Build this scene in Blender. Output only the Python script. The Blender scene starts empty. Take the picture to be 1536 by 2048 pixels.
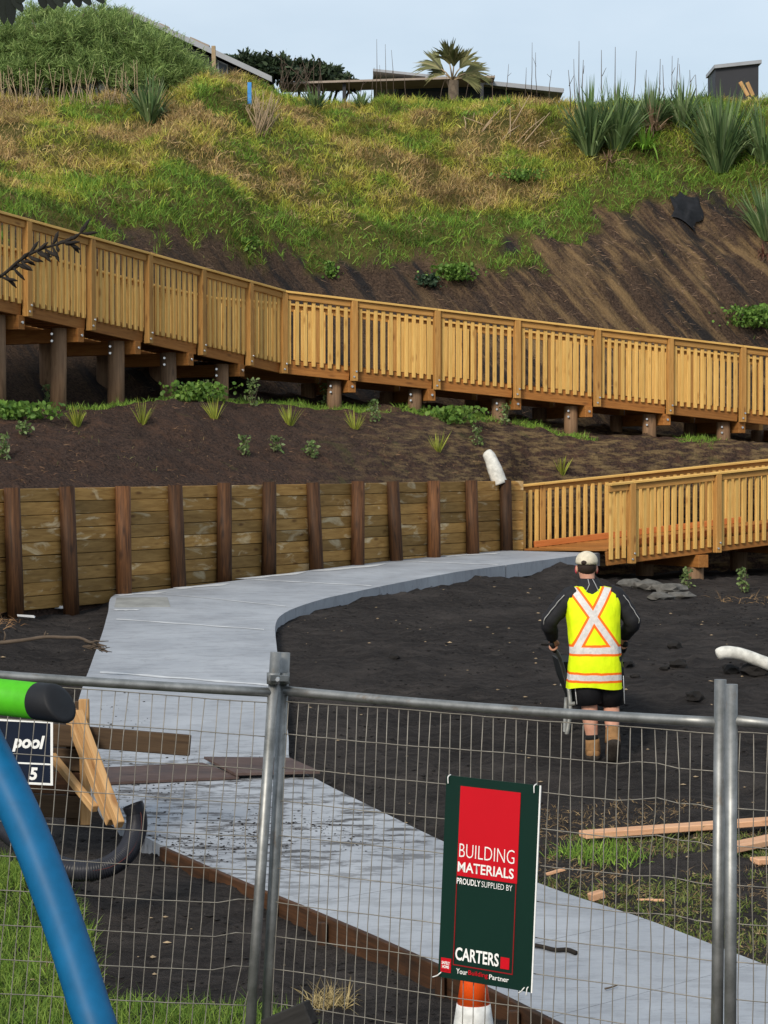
import bpy, bmesh, math, random
import numpy as np
from mathutils import Vector, Matrix
random.seed(7); RNG = np.random.default_rng(11)
SC = bpy.context.scene; COL = SC.collection
R = math.radians
# ------------------------------------------------------------------ camera, sky, sun, exposure
F = 4555.0; EZ = 3.4; PITCH = math.atan(104/F)          # focal length in photo pixels, eye height, downward tilt
cam = bpy.data.cameras.new('camera'); camo = bpy.data.objects.new('camera', cam); COL.objects.link(camo)
cam.sensor_fit = 'VERTICAL'; cam.sensor_height = 36; cam.lens = F/2048*36
cam.clip_start = 0.1; cam.clip_end = 2000
camo.location = (0, 0, EZ); camo.rotation_euler = (R(90)-PITCH, 0, 0)
SC.camera = camo
SUN_EL, SUN_AZ = 34, 207       # azimuth clockwise from +Y, where the sun stands: behind the camera on its left
wd = bpy.data.worlds.new('World'); SC.world = wd; wd.use_nodes = True
wn = wd.node_tree.nodes; wl = wd.node_tree.links; bg = wn['Background']
sky = wn.new('ShaderNodeTexSky'); sky.sky_type = 'NISHITA'; sky.sun_disc = False
sky.sun_elevation = R(SUN_EL); sky.sun_rotation = R(SUN_AZ); sky.air_density = 1.0; sky.dust_density = 2.0
tc = wn.new('ShaderNodeTexCoord'); mp = wn.new('ShaderNodeMapping'); mp.inputs['Scale'].default_value = (1, 1, 2.6)
nz = wn.new('ShaderNodeTexNoise'); nz.inputs['Scale'].default_value = 3.2; nz.inputs['Detail'].default_value = 6; nz.inputs['Roughness'].default_value = .5
mp.inputs['Location'].default_value = (.35, .2, .1)
rp = wn.new('ShaderNodeValToRGB'); rp.color_ramp.elements[0].position = .34; rp.color_ramp.elements[1].position = .72
rp.color_ramp.elements[0].color = (.42, .42, .42, 1); rp.color_ramp.elements[1].color = (.97, .97, .97, 1)
mx = wn.new('ShaderNodeMix'); mx.data_type = 'RGBA'; mx.inputs[7].default_value = (7.0, 8.0, 8.9, 1)
wl.new(tc.outputs['Generated'], mp.inputs['Vector']); wl.new(mp.outputs[0], nz.inputs['Vector']); wl.new(nz.outputs['Fac'], rp.inputs['Fac'])
wl.new(rp.outputs['Color'], mx.inputs[0]); wl.new(sky.outputs[0], mx.inputs[6]); wl.new(mx.outputs[2], bg.inputs['Color'])
bg.inputs['Strength'].default_value = 0.095
sl = bpy.data.lights.new('sun', 'SUN'); so = bpy.data.objects.new('sun', sl); COL.objects.link(so)
sl.energy = 2.5; sl.angle = R(16); sl.color = (1, .91, .78)
so.rotation_euler = (R(90-SUN_EL), 0, R(180-SUN_AZ)); so.location = (-20, -20, 40)
SC.view_settings.view_transform = 'Standard'; SC.view_settings.look = 'None'
SC.view_settings.exposure = 0.30; SC.view_settings.gamma = 1.0

# ------------------------------------------------------------------ helpers: layout
def at(u, v, d):
    """world point seen at photo pixel (u, v) at distance d along the optical axis"""
    x, y = (u-768)/F, -(v-1024)/F; c, s = math.cos(PITCH), math.sin(PITCH)
    return Vector((x*d, d*(c+y*s), EZ+d*(y*c-s)))
def lerp(a, b, t): return a+(b-a)*t
def hash2(ix, iy, seed):
    h = np.sin(ix*127.1+iy*311.7+seed*74.7)*43758.5453
    return h-np.floor(h)
def vnoise(x, y, seed=0):
    x = np.asarray(x, float); y = np.asarray(y, float)
    ix, iy = np.floor(x), np.floor(y); fx, fy = x-ix, y-iy
    fx, fy = fx*fx*(3-2*fx), fy*fy*(3-2*fy)
    a, b = hash2(ix, iy, seed), hash2(ix+1, iy, seed); c, d = hash2(ix, iy+1, seed), hash2(ix+1, iy+1, seed)
    return a+(b-a)*fx+(c-a)*fy+(a-b-c+d)*fx*fy
def fbm(x, y, seed=0, o=4):
    s, a, t = 0, .5, 0
    for i in range(o):
        s = s+a*vnoise(x*2**i, y*2**i, seed+i*13); t += a; a *= .55
    return s/t
def sstep(a, b, x):
    t = np.clip((np.asarray(x, float)-a)/(b-a), 0, 1); return t*t*(3-2*t)

# ------------------------------------------------------------------ helpers: materials
class NT:
    def __init__(self, name):
        self.m = bpy.data.materials.new(name); self.m.use_nodes = True
        self.t = self.m.node_tree; self.p = self.t.nodes['Principled BSDF']; self.out = self.t.nodes['Material Output']
    def n(self, typ, **k):
        nd = self.t.nodes.new(typ)
        for a, b in k.items(): setattr(nd, a, b)
        return nd
    def l(self, a, b): self.t.links.new(a, b)
    def put(self, sock, v):
        if hasattr(v, 'is_linked') or hasattr(v, 'links'): self.l(v, sock)
        else: sock.default_value = v
    def coord(self, kind='Object', scale=(1, 1, 1), rot=(0, 0, 0), rnd=False):
        m = self.n('ShaderNodeMapping'); m.inputs['Scale'].default_value = scale; m.inputs['Rotation'].default_value = rot
        if kind == 'World': src = self.n('ShaderNodeNewGeometry').outputs['Position']
        else: src = self.n('ShaderNodeTexCoord').outputs[kind]
        if rnd:
            oi = self.n('ShaderNodeObjectInfo'); a = self.n('ShaderNodeVectorMath', operation='MULTIPLY_ADD')
            cb = self.n('ShaderNodeCombineXYZ')
            for i in range(3): self.l(oi.outputs['Random'], cb.inputs[i])
            self.l(cb.outputs[0], a.inputs[0]); a.inputs[1].default_value = (17, 31, 23); self.l(src, a.inputs[2]); src = a.outputs[0]
        self.l(src, m.inputs['Vector']); return m.outputs[0]
    def streak(self, ang, across, along, depth=.5):
        r_ = self.coord('World', (1, 1, 1), (0, R(ang), 0)); m = self.n('ShaderNodeMapping'); m.inputs['Scale'].default_value = (across, depth, along); self.l(r_, m.inputs['Vector']); return m.outputs[0]
    def noise(self, vec, scale=5, detail=4, rough=.55, dist=0):
        nd = self.n('ShaderNodeTexNoise'); nd.inputs['Scale'].default_value = scale; nd.inputs['Detail'].default_value = detail
        nd.inputs['Roughness'].default_value = rough; nd.inputs['Distortion'].default_value = dist; self.l(vec, nd.inputs['Vector']); return nd.outputs['Fac']
    def voro(self, vec, scale=5, feature='F1'):
        nd = self.n('ShaderNodeTexVoronoi', feature=feature); nd.inputs['Scale'].default_value = scale; self.l(vec, nd.inputs['Vector']); return nd.outputs['Distance']
    def ramp(self, fac, stops):
        nd = self.n('ShaderNodeValToRGB'); el = nd.color_ramp.elements
        while len(el) < len(stops): el.new(.5)
        for e, (p, c) in zip(el, stops): e.position = p; e.color = (*c, 1) if len(c) == 3 else c
        self.put(nd.inputs['Fac'], fac); return nd.outputs['Color']
    def step(self, fac, a, b):
        return self.ramp(fac, [(a, (0, 0, 0)), (b, (1, 1, 1))] if a < b else [(b, (1, 1, 1)), (a, (0, 0, 0))])
    def mix(self, f, a, b, mode='MIX'):
        nd = self.n('ShaderNodeMix', data_type='RGBA', blend_type=mode)
        self.put(nd.inputs[0], f); self.put(nd.inputs[6], (*a, 1) if isinstance(a, tuple) else a); self.put(nd.inputs[7], (*b, 1) if isinstance(b, tuple) else b)
        return nd.outputs[2]
    def math(self, op, a, b=0.0, c=0.0):
        nd = self.n('ShaderNodeMath', operation=op)
        for i, v in enumerate((a, b, c)): self.put(nd.inputs[i], v)
        return nd.outputs[0]
    def rand(self): return self.n('ShaderNodeObjectInfo').outputs['Random']
    def attr(self, name, out='Color'):
        return self.n('ShaderNodeAttribute', attribute_name=name).outputs[out]
    def done(self, col, rough=.7, bump=None, bs=.3, bd=.01, metal=0.0, spec=.22):
        self.put(self.p.inputs['Base Color'], (*col, 1) if isinstance(col, tuple) else col)
        self.put(self.p.inputs['Roughness'], rough); self.p.inputs['Metallic'].default_value = metal
        if spec is not None: self.p.inputs['Specular IOR Level'].default_value = spec
        if bump is not None:
            b = self.n('ShaderNodeBump'); b.inputs['Strength'].default_value = bs; b.inputs['Distance'].default_value = bd
            self.l(bump, b.inputs['Height']); self.l(b.outputs[0], self.p.inputs['Normal'])
        return self.m
def wood(name, c0, c1, knot, var=.35, rough=.7, spots=None, grain=22, dirt=None):
    """sawn timber: grain along the local X axis, knots, each piece its own tone"""
    t = NT(name); v = t.coord('Object', (1.6, grain, grain), rnd=True)
    g = t.noise(v, 1.6, 5, .6, .6); col = t.ramp(g, [(.3, c0), (.68, c1)])
    kv = t.coord('Object', (2.2, 7, 7), rnd=True); k = t.step(t.voro(kv, 1.0), .20, .07)
    col = t.mix(t.math('MULTIPLY', k, .75), col, knot)
    if spots:
        sv = t.coord('Object', (1.9, 6, 6), rnd=True); s = t.noise(sv, 1.1, 5, .6, .8)
        col = t.mix(t.math('MULTIPLY', t.step(s, .56, .68), .85), col, spots)
    if dirt:
        dv = t.coord('World', (1, 1, 1)); col = t.mix(t.math('MULTIPLY', t.step(t.noise(dv, 3, 5), .5, .7), .6), col, dirt)
    w = t.ramp(t.rand(), [(0, (1-var,)*3), (1, (1, 1-.12*var, 1-.25*var))])
    col = t.mix(1.0, col, w, 'MULTIPLY')
    return t.done(col, rough, g, .35, .004)
def plain(name, col, rough=.5, metal=0.0, var=.25, scale=6, bumpy=.1):
    t = NT(name); n = t.noise(t.coord('Object', rnd=True), scale, 5, .6)
    c = t.ramp(n, [(.3, tuple(x*(1-var) for x in col)), (.7, tuple(min(1, x*(1+var*.6)) for x in col))])
    return t.done(c, rough, n, bumpy, .004, metal)
def foliage(name, rough=.55, trans=.3, spec=.25):
    t = NT(name); c = t.attr('Col'); m = t.done(c, rough, spec=spec)
    tr = t.n('ShaderNodeBsdfTranslucent'); t.l(c, tr.inputs['Color']); ms = t.n('ShaderNodeMixShader'); ms.inputs[0].default_value = trans
    t.l(t.p.outputs[0], ms.inputs[1]); t.l(tr.outputs[0], ms.inputs[2]); t.l(ms.outputs[0], t.out.inputs['Surface']); return m
M = {}
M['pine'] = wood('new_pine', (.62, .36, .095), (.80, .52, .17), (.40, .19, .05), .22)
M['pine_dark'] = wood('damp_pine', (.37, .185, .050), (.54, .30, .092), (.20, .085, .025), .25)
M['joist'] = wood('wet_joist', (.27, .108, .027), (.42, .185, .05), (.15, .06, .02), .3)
M['raw_plank'] = wood('raw_plank', (.56, .30, .17), (.72, .44, .27), (.3, .14, .06), .25)
M['orange_plank'] = wood('orange_plank', (.46, .14, .035), (.58, .2, .06), (.3, .1, .03), .1)
M['sleeper'] = wood('wall_board', (.27, .150, .043), (.48, .295, .098), (.11, .045, .014), .5, spots=(.74, .62, .40), grain=14)
M['pole'] = wood('round_pole', (.05, .025, .014), (.22, .102, .042), (.03, .016, .010), .72, .65)
M['pile'] = wood('round_pile', (.15, .088, .05), (.28, .175, .10), (.08, .05, .03), .35)
M['boxing'] = wood('boxing_timber', (.035, .018, .010), (.10, .046, .021), (.03, .02, .01), .4, dirt=(.02, .018, .016))
M['old_plank'] = wood('old_plank', (.045, .028, .016), (.09, .058, .033), (.025, .013, .008), .3)
M['ply'] = wood('muddy_plywood', (.065, .042, .038), (.12, .085, .078), (.03, .02, .02), .3, grain=5, dirt=(.05, .045, .05))
M['brace'] = wood('brace_timber', (.42, .23, .09), (.60, .38, .18), (.25, .11, .04), .25)
M['black_wood'] = wood('black_timber', (.018, .017, .016), (.04, .038, .036), (.01, .01, .01), .2)
t = NT('galvanised'); v = t.coord('Object', (1, 1, 1), rnd=True); n = t.noise(v, 9, 6, .65)
rust = t.step(t.noise(t.coord('Object', (2, 6, 6), rnd=True), 2.2, 5, .7), .60, .72)
c = t.mix(t.math('MULTIPLY', rust, .6), t.ramp(n, [(.3, (.15, .155, .15)), (.7, (.33, .335, .33))]), (.17, .105, .055))
M['galv'] = t.done(c, .48, n, .12, .002, .75)
M['wire'] = plain('wire_zinc', (.27, .25, .215), .55, .4, .3, 12)
M['bolt'] = plain('bolt_zinc', (.62, .63, .64), .3, .85, .1)
M['green_tube'] = plain('green_powdercoat', (.085, .50, .02), .35, 0, .1, 40, .03)
M['blue_tube'] = plain('blue_powdercoat', (.003, .10, .235), .5, 0, .16, 14, .05)
M['rubber'] = plain('black_rubber', (.014, .015, .018), .6, 0, .2)
M['drain'] = plain('black_drain_coil', (.022, .023, .03), .38, 0, .3)
M['red_line'] = plain('red_line', (.12, .03, .025), .5)
M['sock_pipe'] = plain('white_sock', (.62, .61, .56), .85, 0, .3, 14, .5)
M['white'] = plain('white_paint', (.8, .8, .78), .5, 0, .06)
M['tie'] = plain('cable_tie', (.75, .75, .72), .4, 0, .05)
M['sign_green'] = plain('sign_green', (.002, .021, .014), .45, 0, .08, 3, .02)
M['sign_red'] = plain('sign_red', (.50, .004, .012), .42, 0, .05, 3, .02)
M['sign_line'] = plain('sign_line_red', (.25, .008, .01), .45, 0, .05)
M['navy'] = plain('navy_panel', (.008, .013, .028), .3, 0, .2)
M['cone'] = plain('cone_orange', (.78, .085, .008), .5, 0, .12)
M['cone_white'] = plain('cone_band', (.72, .72, .70), .55, 0, .25, 18)
M['house_dark'] = plain('charcoal_wall', (.035, .036, .042), .6, 0, .15, 1)
M['house_grey'] = plain('grey_wall', (.085, .088, .09), .7, 0, .15, 1)
M['roof_edge'] = plain('roof_edge', (.30, .315, .34), .5, 0, .1, 2)
M['roof_brown'] = plain('roof_brown', (.33, .27, .22), .6, 0, .2, 2)
M['glass'] = plain('window_glass', (.03, .04, .05), .08, 0, .05)
M['blue_stake'] = plain('blue_stake', (.05, .22, .5), .6, 0, .2)
M['twig'] = plain('dead_twig', (.10, .075, .055), .9, 0, .3)
M['dark_twig'] = plain('dark_twig', (.022, .018, .015), .9, 0, .3)
M['dry'] = plain('dry_stalk', (.36, .27, .17), .9, 0, .3)
M['bark'] = plain('bark', (.11, .085, .06), .9, 0, .4, 8, .5)
M['rock'] = plain('dark_clod', (.018, .016, .015), .9, 0, .45, 5, .6)
M['grey_rock'] = plain('grey_rubble', (.115, .11, .10), .9, 0, .45, 9, .6)
M['rubbish'] = plain('white_rubbish', (.6, .62, .65), .7)
M['blacknet'] = plain('black_silt_cloth', (.013, .014, .017), .8, 0, .4, 9, .6)
M['leaf'] = foliage('leaf'); M['grass'] = foliage('grass_blade', .6, .3); M['drygrass'] = foliage('dry_blade', .8, .15)
# soil: dark volcanic sand
t = NT('black_sand'); w = t.coord('World'); a = t.noise(w, .9, 7, .66); b = t.noise(t.coord('World', (1, 3.4, 1)), 3.2, 8, .7, .4); f = t.noise(w, 38, 5, .75)
c = t.ramp(a, [(.3, (.024, .0212, .0205)), (.5, (.041, .036, .0345)), (.72, (.075, .065, .060))])
c = t.mix(t.math('MULTIPLY', t.step(b, .48, .66), .6), c, (.090, .078, .072))
c = t.mix(t.math('MULTIPLY', t.step(b, .46, .36), .55), c, (.016, .0145, .0145))
c = t.mix(t.math('MULTIPLY', t.step(f, .60, .74), .5), c, (.115, .10, .092))
c = t.mix(t.math('MULTIPLY', t.step(f, .44, .34), .5), c, (.013, .012, .012))
c = t.mix(t.math('MULTIPLY', t.step(t.voro(w, 9), .055, .03), .7), c, (.22, .19, .16))
h = t.math('ADD', t.math('MULTIPLY', b, 1.2), t.math('MULTIPLY', f, .6))
M['soil'] = t.done(c, .92, h, 1.0, .085, spec=.1)
# planted bank: jute / weed mat
t = NT('mulch_mat'); w = t.coord('World'); a = t.noise(w, 1.3, 6, .6, .5); s = t.noise(t.coord('World', (1.2, 1.2, 6), (0, R(25), R(15))), 2.4, 6, .65); f = t.noise(w, 26, 5, .7)
c = t.ramp(f, [(.34, (.022, .016, .014)), (.66, (.105, .066, .050))])
c = t.mix(t.math('MULTIPLY', t.step(t.noise(w, 3.0, 6, .7), .5, .66), .5), c, (.135, .072, .045))
tan = t.mix(f, (.14, .095, .045), (.33, .23, .115))
sx = t.n('ShaderNodeSeparateXYZ'); t.l(w, sx.inputs[0])
right = t.math('MULTIPLY', t.step(t.math('ADD', t.math('MULTIPLY', sx.outputs[0], .1), .5), .36, .62), .95)
c = t.mix(t.math('MULTIPLY', t.step(s, .46, .62), right), c, tan)
c = t.mix(t.math('MULTIPLY', t.step(a, .62, .72), .5), c, (.10, .11, .035))
M['bank'] = t.done(c, .95, t.math('ADD', f, s), 1.0, .07, spec=.1)
# hillside: cut face under erosion net below, grassy earth above (vertex attribute says where the turf is)
t = NT('hillside'); w = t.coord('World'); g = t.attr('turf', 'Fac'); f = t.noise(w, 22, 5, .72)
s = t.noise(t.streak(38, 2.6, .32), 1.5, 6, .62, .25); a = t.noise(w, .9, 5, .6)
c = t.ramp(f, [(.34, (.034, .023, .018)), (.66, (.135, .088, .06))])
c = t.mix(t.math('MULTIPLY', t.step(t.attr('tan', 'Fac'), .2, .8), t.step(s, .46, .62)), c, t.mix(f, (.13, .08, .04), (.36, .24, .12)))
net = t.math('MULTIPLY', t.step(t.noise(t.streak(38, 2.2, .16, .3), 1.1, 6, .66, .2), .50, .60), .88)
c = t.mix(net, c, (.024, .024, .026))
gr = t.ramp(t.noise(w, 4, 5, .7), [(.3, (.06, .062, .016)), (.7, (.17, .15, .045))])
c = t.mix(g, c, gr)
M['hill'] = t.done(c, .95, t.math('ADD', f, s), 1.0, .10, spec=.1)
# concrete
t = NT('concrete'); w = t.coord('World'); a = t.noise(w, 1.2, 6, .6); f = t.noise(t.coord('World', (1, 7, 1)), 9, 5, .6); fine = t.noise(w, 90, 2, .6)
c = t.ramp(a, [(.3, (.25, .268, .30)), (.7, (.36, .382, .415))])
c = t.mix(t.math('MULTIPLY', t.step(f, .42, .7), .25), c, (.42, .445, .48)); c = t.mix(t.math('MULTIPLY', t.step(fine, .5, .7), .12), c, (.2, .2, .21))
mud = t.math('MULTIPLY', t.step(t.noise(t.coord('World', (1.2, 3.5, 1)), 2.6, 7, .72), .49, .58), .9)
mudzone = t.attr('mud', 'Fac')
c = t.mix(t.math('MULTIPLY', mud, mudzone), c, (.045, .040, .038))
c = t.mix(t.math('MULTIPLY', t.step(t.noise(t.coord('World', (1.2, 6, 1)), 5, 7, .75), .60, .68), .6), c, (.07, .063, .06))
M['concrete'] = t.done(c, t.ramp(a, [(.3, (.5,)*3), (.7, (.78,)*3)]), t.math('ADD', f, fine), .25, .006)
M['cure'] = plain('pale_cement', (.52, .535, .55), .8, 0, .15, 9)
M['patch'] = plain('sump_lid', (.27, .275, .265), .8, 0, .3, 4)

# ------------------------------------------------------------------ helpers: objects
def tag(o, label=None, cat=None, group=None, kind=None):
    if label: o['label'] = label
    if cat: o['category'] = cat
    if group: o['group'] = group
    if kind: o['kind'] = kind
    return o
def link(o, parent=None):
    COL.objects.link(o)
    if parent is not None:
        o.parent = parent; o.matrix_parent_inverse = parent.matrix_basis.inverted()
    return o
def thing(name, loc, label, cat, group=None):
    o = bpy.data.objects.new(name, None); o.matrix_basis = Matrix.Translation(Vector(loc)); o.empty_display_size = .2
    return tag(link(o), label, cat, group)
def mesh(name, verts, faces, mat, parent=None, smooth=False, mw=None):
    me = bpy.data.meshes.new(name); me.from_pydata([tuple(v) for v in verts], [], faces)
    if mat is not None: me.materials.append(M[mat] if isinstance(mat, str) else mat)
    if smooth: me.polygons.foreach_set('use_smooth', [True]*len(me.polygons))
    me.update(); o = bpy.data.objects.new(name, me)
    if mw is not None: o.matrix_basis = mw
    return link(o, parent)
def frame(p0, p1, up=(0, 0, 1)):
    p0, p1 = Vector(p0), Vector(p1); x = (p1-p0).normalized(); up = Vector(up)
    if abs(x.dot(up)) > .999: up = Vector((0, 1, 0))
    y = up.cross(x).normalized(); z = x.cross(y)
    m = Matrix((x, y, z)).transposed().to_4x4(); m.translation = (p0+p1)/2; return m
BOXF = [(0, 3, 2, 1), (4, 5, 6, 7), (0, 1, 5, 4), (1, 2, 6, 5), (2, 3, 7, 6), (3, 0, 4, 7)]
CACHE = {}
def boxmesh(name, l, w, h, mat):
    k = ('b', name, round(l, 3), round(w, 4), round(h, 4), mat)
    if k not in CACHE:
        bm = bmesh.new(); vs = [bm.verts.new((x*l/2, y*w/2, z*h/2)) for z in (-1, 1) for x, y in ((-1, -1), (1, -1), (1, 1), (-1, 1))]
        for f in BOXF: bm.faces.new([vs[i] for i in f])
        bmesh.ops.bevel(bm, geom=bm.edges[:], offset=min(.006, .12*min(l, w, h)), segments=1, affect='EDGES')
        me = bpy.data.meshes.new(name); bm.to_mesh(me); bm.free(); me.materials.append(M[mat]); CACHE[k] = me
    return CACHE[k]
def beam(name, p0, p1, w, h, mat, parent=None, up=(0, 0, 1)):
    """box from p0 to p1, w across, h along up"""
    l = (Vector(p1)-Vector(p0)).length
    o = bpy.data.objects.new(name, boxmesh(name, l, w, h, mat)); o.matrix_basis = frame(p0, p1, up); return link(o, parent)
def cyl(name, p0, p1, r0, r1, mat, parent=None, n=12, cap=True):
    l = (Vector(p1)-Vector(p0)).length; k = ('c', name, round(l, 3), r0, r1, mat, n)
    if k not in CACHE:
        vs, fs = [], []
        for s, r in ((-1, r0), (1, r1)): vs += [(s*l/2, r*math.cos(2*math.pi*i/n), r*math.sin(2*math.pi*i/n)) for i in range(n)]
        fs = [(i, n+i, n+(i+1) % n, (i+1) % n) for i in range(n)][::1]
        fs = [tuple(reversed(f)) for f in fs]
        if cap: fs += [tuple(range(n))[::-1], tuple(range(n, 2*n))]
        me = bpy.data.meshes.new(name); me.from_pydata(vs, [], fs); me.materials.append(M[mat])
        me.polygons.foreach_set('use_smooth', [len(p.vertices) == 4 for p in me.polygons]); me.update(); CACHE[k] = me
    o = bpy.data.objects.new(name, CACHE[k]); o.matrix_basis = frame(p0, p1); return link(o, parent)
def smoothpts(pts, k=6):
    P = [Vector(p) for p in pts]; out = []
    for i in range(len(P)-1):
        a, b, c, d = P[max(i-1, 0)], P[i], P[i+1], P[min(i+2, len(P)-1)]
        for j in range(k):
            t = j/k; out.append(.5*((2*b)+(c-a)*t+(2*a-5*b+4*c-d)*t*t+(3*b-a-3*c+d)*t**3))
    return out+[P[-1]]
def sweep(pts, rad, n=8, sx=1.0, up0=(0, 0, 1)):
    """verts and faces of a tube along pts; rad a number or one per point"""
    P = [Vector(p) for p in pts]; vs, fs = [], []; up = Vector(up0)
    for i, p in enumerate(P):
        tn = (P[min(i+1, len(P)-1)]-P[max(i-1, 0)]).normalized()
        y = up-tn*up.dot(tn)
        if y.length < 1e-4: y = Vector((1, 0, 0))-tn*tn.x
        y.normalize(); up = y; x = tn.cross(y); r = rad if isinstance(rad, (int, float)) else rad[i]
        vs += [p+(x*math.cos(2*math.pi*j/n)*sx+y*math.sin(2*math.pi*j/n))*r for j in range(n)]
    for i in range(len(P)-1):
        for j in range(n): fs.append((i*n+j, i*n+(j+1) % n, (i+1)*n+(j+1) % n, (i+1)*n+j))
    fs += [tuple(range(n))[::-1], tuple(range((len(P)-1)*n, len(P)*n))]
    return vs, fs
def tube(name, pts, rad, mat, parent=None, n=8, sx=1.0):
    v, f = sweep(pts, rad, n, sx); return mesh(name, v, f, mat, parent, True)
def tubes(name, lst, mat, parent=None, n=4):
    """many twigs in one mesh: lst of (points, radii)"""
    V, Fc = [], []
    for pts, r in lst:
        v, f = sweep(pts, r, n); k = len(V); V += v; Fc += [tuple(i+k for i in q) for q in f]
    return mesh(name, V, Fc, mat, parent, True)
def rings(name, rs, mat, parent=None, n=20, cap=True, pw=2.0):
    """loft of horizontal super-ellipses (cx, cy, cz, rx, ry[, tilt about X])"""
    vs, fs = [], []
    for r in rs:
        cx, cy, cz, rx, ry = r[:5]; tl = r[5] if len(r) > 5 else 0
        for j in range(n):
            a = 2*math.pi*j/n; c, s = math.cos(a), math.sin(a)
            x = rx*abs(c)**(2/pw)*(1 if c > 0 else -1); y = ry*abs(s)**(2/pw)*(1 if s > 0 else -1)
            vs.append((cx+x, cy+y*math.cos(tl), cz+y*math.sin(tl)))
    for i in range(len(rs)-1):
        for j in range(n): fs.append((i*n+j, i*n+(j+1) % n, (i+1)*n+(j+1) % n, (i+1)*n+j))
    if cap: fs += [tuple(range(n))[::-1], tuple(range((len(rs)-1)*n, len(rs)*n))]
    return mesh(name, vs, fs, mat, parent, True)
def blades(name, P, D, L, W, droop, col, mat='grass', parent=None, seg=2, side=None, wide=0.0):
    """leaf blades: base points P, unit directions D, lengths, widths, droop, one colour each, all arrays"""
    P = np.asarray(P, float); n = len(P); D = np.asarray(D, float); D = D/np.linalg.norm(D, axis=1, keepdims=True)
    L = np.broadcast_to(np.asarray(L, float), n)[:, None]; W = np.broadcast_to(np.asarray(W, float), n)[:, None]; dr = np.broadcast_to(np.asarray(droop, float), n)[:, None]
    if side is None:
        side = np.cross(D, RNG.normal(size=(n, 3)))
    side = side/(np.linalg.norm(side, axis=1, keepdims=True)+1e-9)
    nv = seg*2+1; V = np.zeros((n, nv, 3)); g = np.array([0, 0, -1.0])
    for s in range(seg+1):
        tt = s/seg; c = P+D*L*tt+g*dr*L*tt*tt
        if s == seg: V[:, nv-1] = c
        else:
            wd_ = (1-.55*tt)*(1-wide)+wide*(.35+1.3*math.sin(math.pi*min(1, .15+tt*.85))*.7)
            V[:, 2*s] = c-side*W*.5*wd_; V[:, 2*s+1] = c+side*W*.5*wd_
    tr = []
    for s in range(seg-1): a = 2*s; tr += [(a, a+1, a+3), (a, a+3, a+2)]
    tr.append((2*seg-2, 2*seg-1, 2*seg)); tr = np.array(tr); nt = len(tr)
    idx = (np.arange(n)[:, None, None]*nv+tr[None]).reshape(-1)
    me = bpy.data.meshes.new(name); me.vertices.add(n*nv); me.vertices.foreach_set('co', V.reshape(-1))
    me.loops.add(len(idx)); me.loops.foreach_set('vertex_index', idx.astype(np.int32))
    me.polygons.add(n*nt); me.polygons.foreach_set('loop_start', np.arange(0, n*nt*3, 3, dtype=np.int32))
    me.polygons.foreach_set('loop_total', np.full(n*nt, 3, np.int32)); me.update(calc_edges=True)
    ca = me.color_attributes.new('Col', 'FLOAT_COLOR', 'POINT'); C4 = np.ones((n, nv, 4)); C4[:, :, :3] = np.asarray(col)[:, None, :]
    ca.data.foreach_set('color', C4.reshape(-1)); me.materials.append(M[mat]); me.validate()
    return link(bpy.data.objects.new(name, me), parent)
def cols(n, *cs, jit=.2):
    """n colours picked along a list of tones"""
    cs = np.array(cs); k = RNG.random(n)*(len(cs)-1); i = np.minimum(k.astype(int), len(cs)-2) if len(cs) > 1 else np.zeros(n, int)
    c = cs[i]+(cs[np.minimum(i+1, len(cs)-1)]-cs[i])*(k-i)[:, None] if len(cs) > 1 else np.repeat(cs, n, 0)
    return np.clip(c*(1+jit*RNG.normal(size=(n, 1))), .003, .9)

# ------------------------------------------------------------------ the lie of the land
def zP(y): return EZ+np.interp(y, [4, 8, 10, 12, 14, 16, 19, 23, 27.5, 31, 36.5, 45], [-3.42, -3.25, -3.11, -2.95, -2.78, -2.62, -2.36, -1.98, -1.66, -1.52, -1.43, -1.4])
WU = [12, 123, 232, 340, 434, 524, 617, 702, 777, 855, 932, 1000]                       # wall poles
WALL = [Vector(((u-768)/F*(26.2+i*.91), 26.2+i*.91)) for i, u in enumerate(WU)]
WALL = [WALL[0]+(WALL[0]-WALL[1])*k for k in (2, 1)]+WALL
WX = np.array([-60, -9]+[p.x for p in WALL]+[2.25, 7, 12, 60]); WY = np.array([10, 20.5]+[p.y for p in WALL]+[36.75, 39.45, 42.0, 60])
BX = np.array([-60, -7.0, -5.04, -1.69, 6.33, 12, 60]); BY = np.array([12, 28.7, 31.9, 37.4, 40.5, 42.7, 60])
def Yw(x): return np.interp(x, WX, WY)
def Yb(x): return np.interp(x, BX, BY)
WTOP = EZ-.33
def zt(x): return EZ+np.interp(x, [-8, -5, -3, -1.7, 0, 1.5, 3.4, 6.5, 9], [.5, .60, .88, .86, .80, .64, .40, .20, .12])
def zcrest(x): return EZ+np.interp(x, [-30, -7, -4.6, -3.9, -3.2, -2.3, -1, 1, 4, 6.5, 9, 30], [8.0, 8.1, 8.25, 8.7, 8.65, 8.22, 8.1, 8.15, 8.1, 8.1, 8.25, 8])
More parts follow.
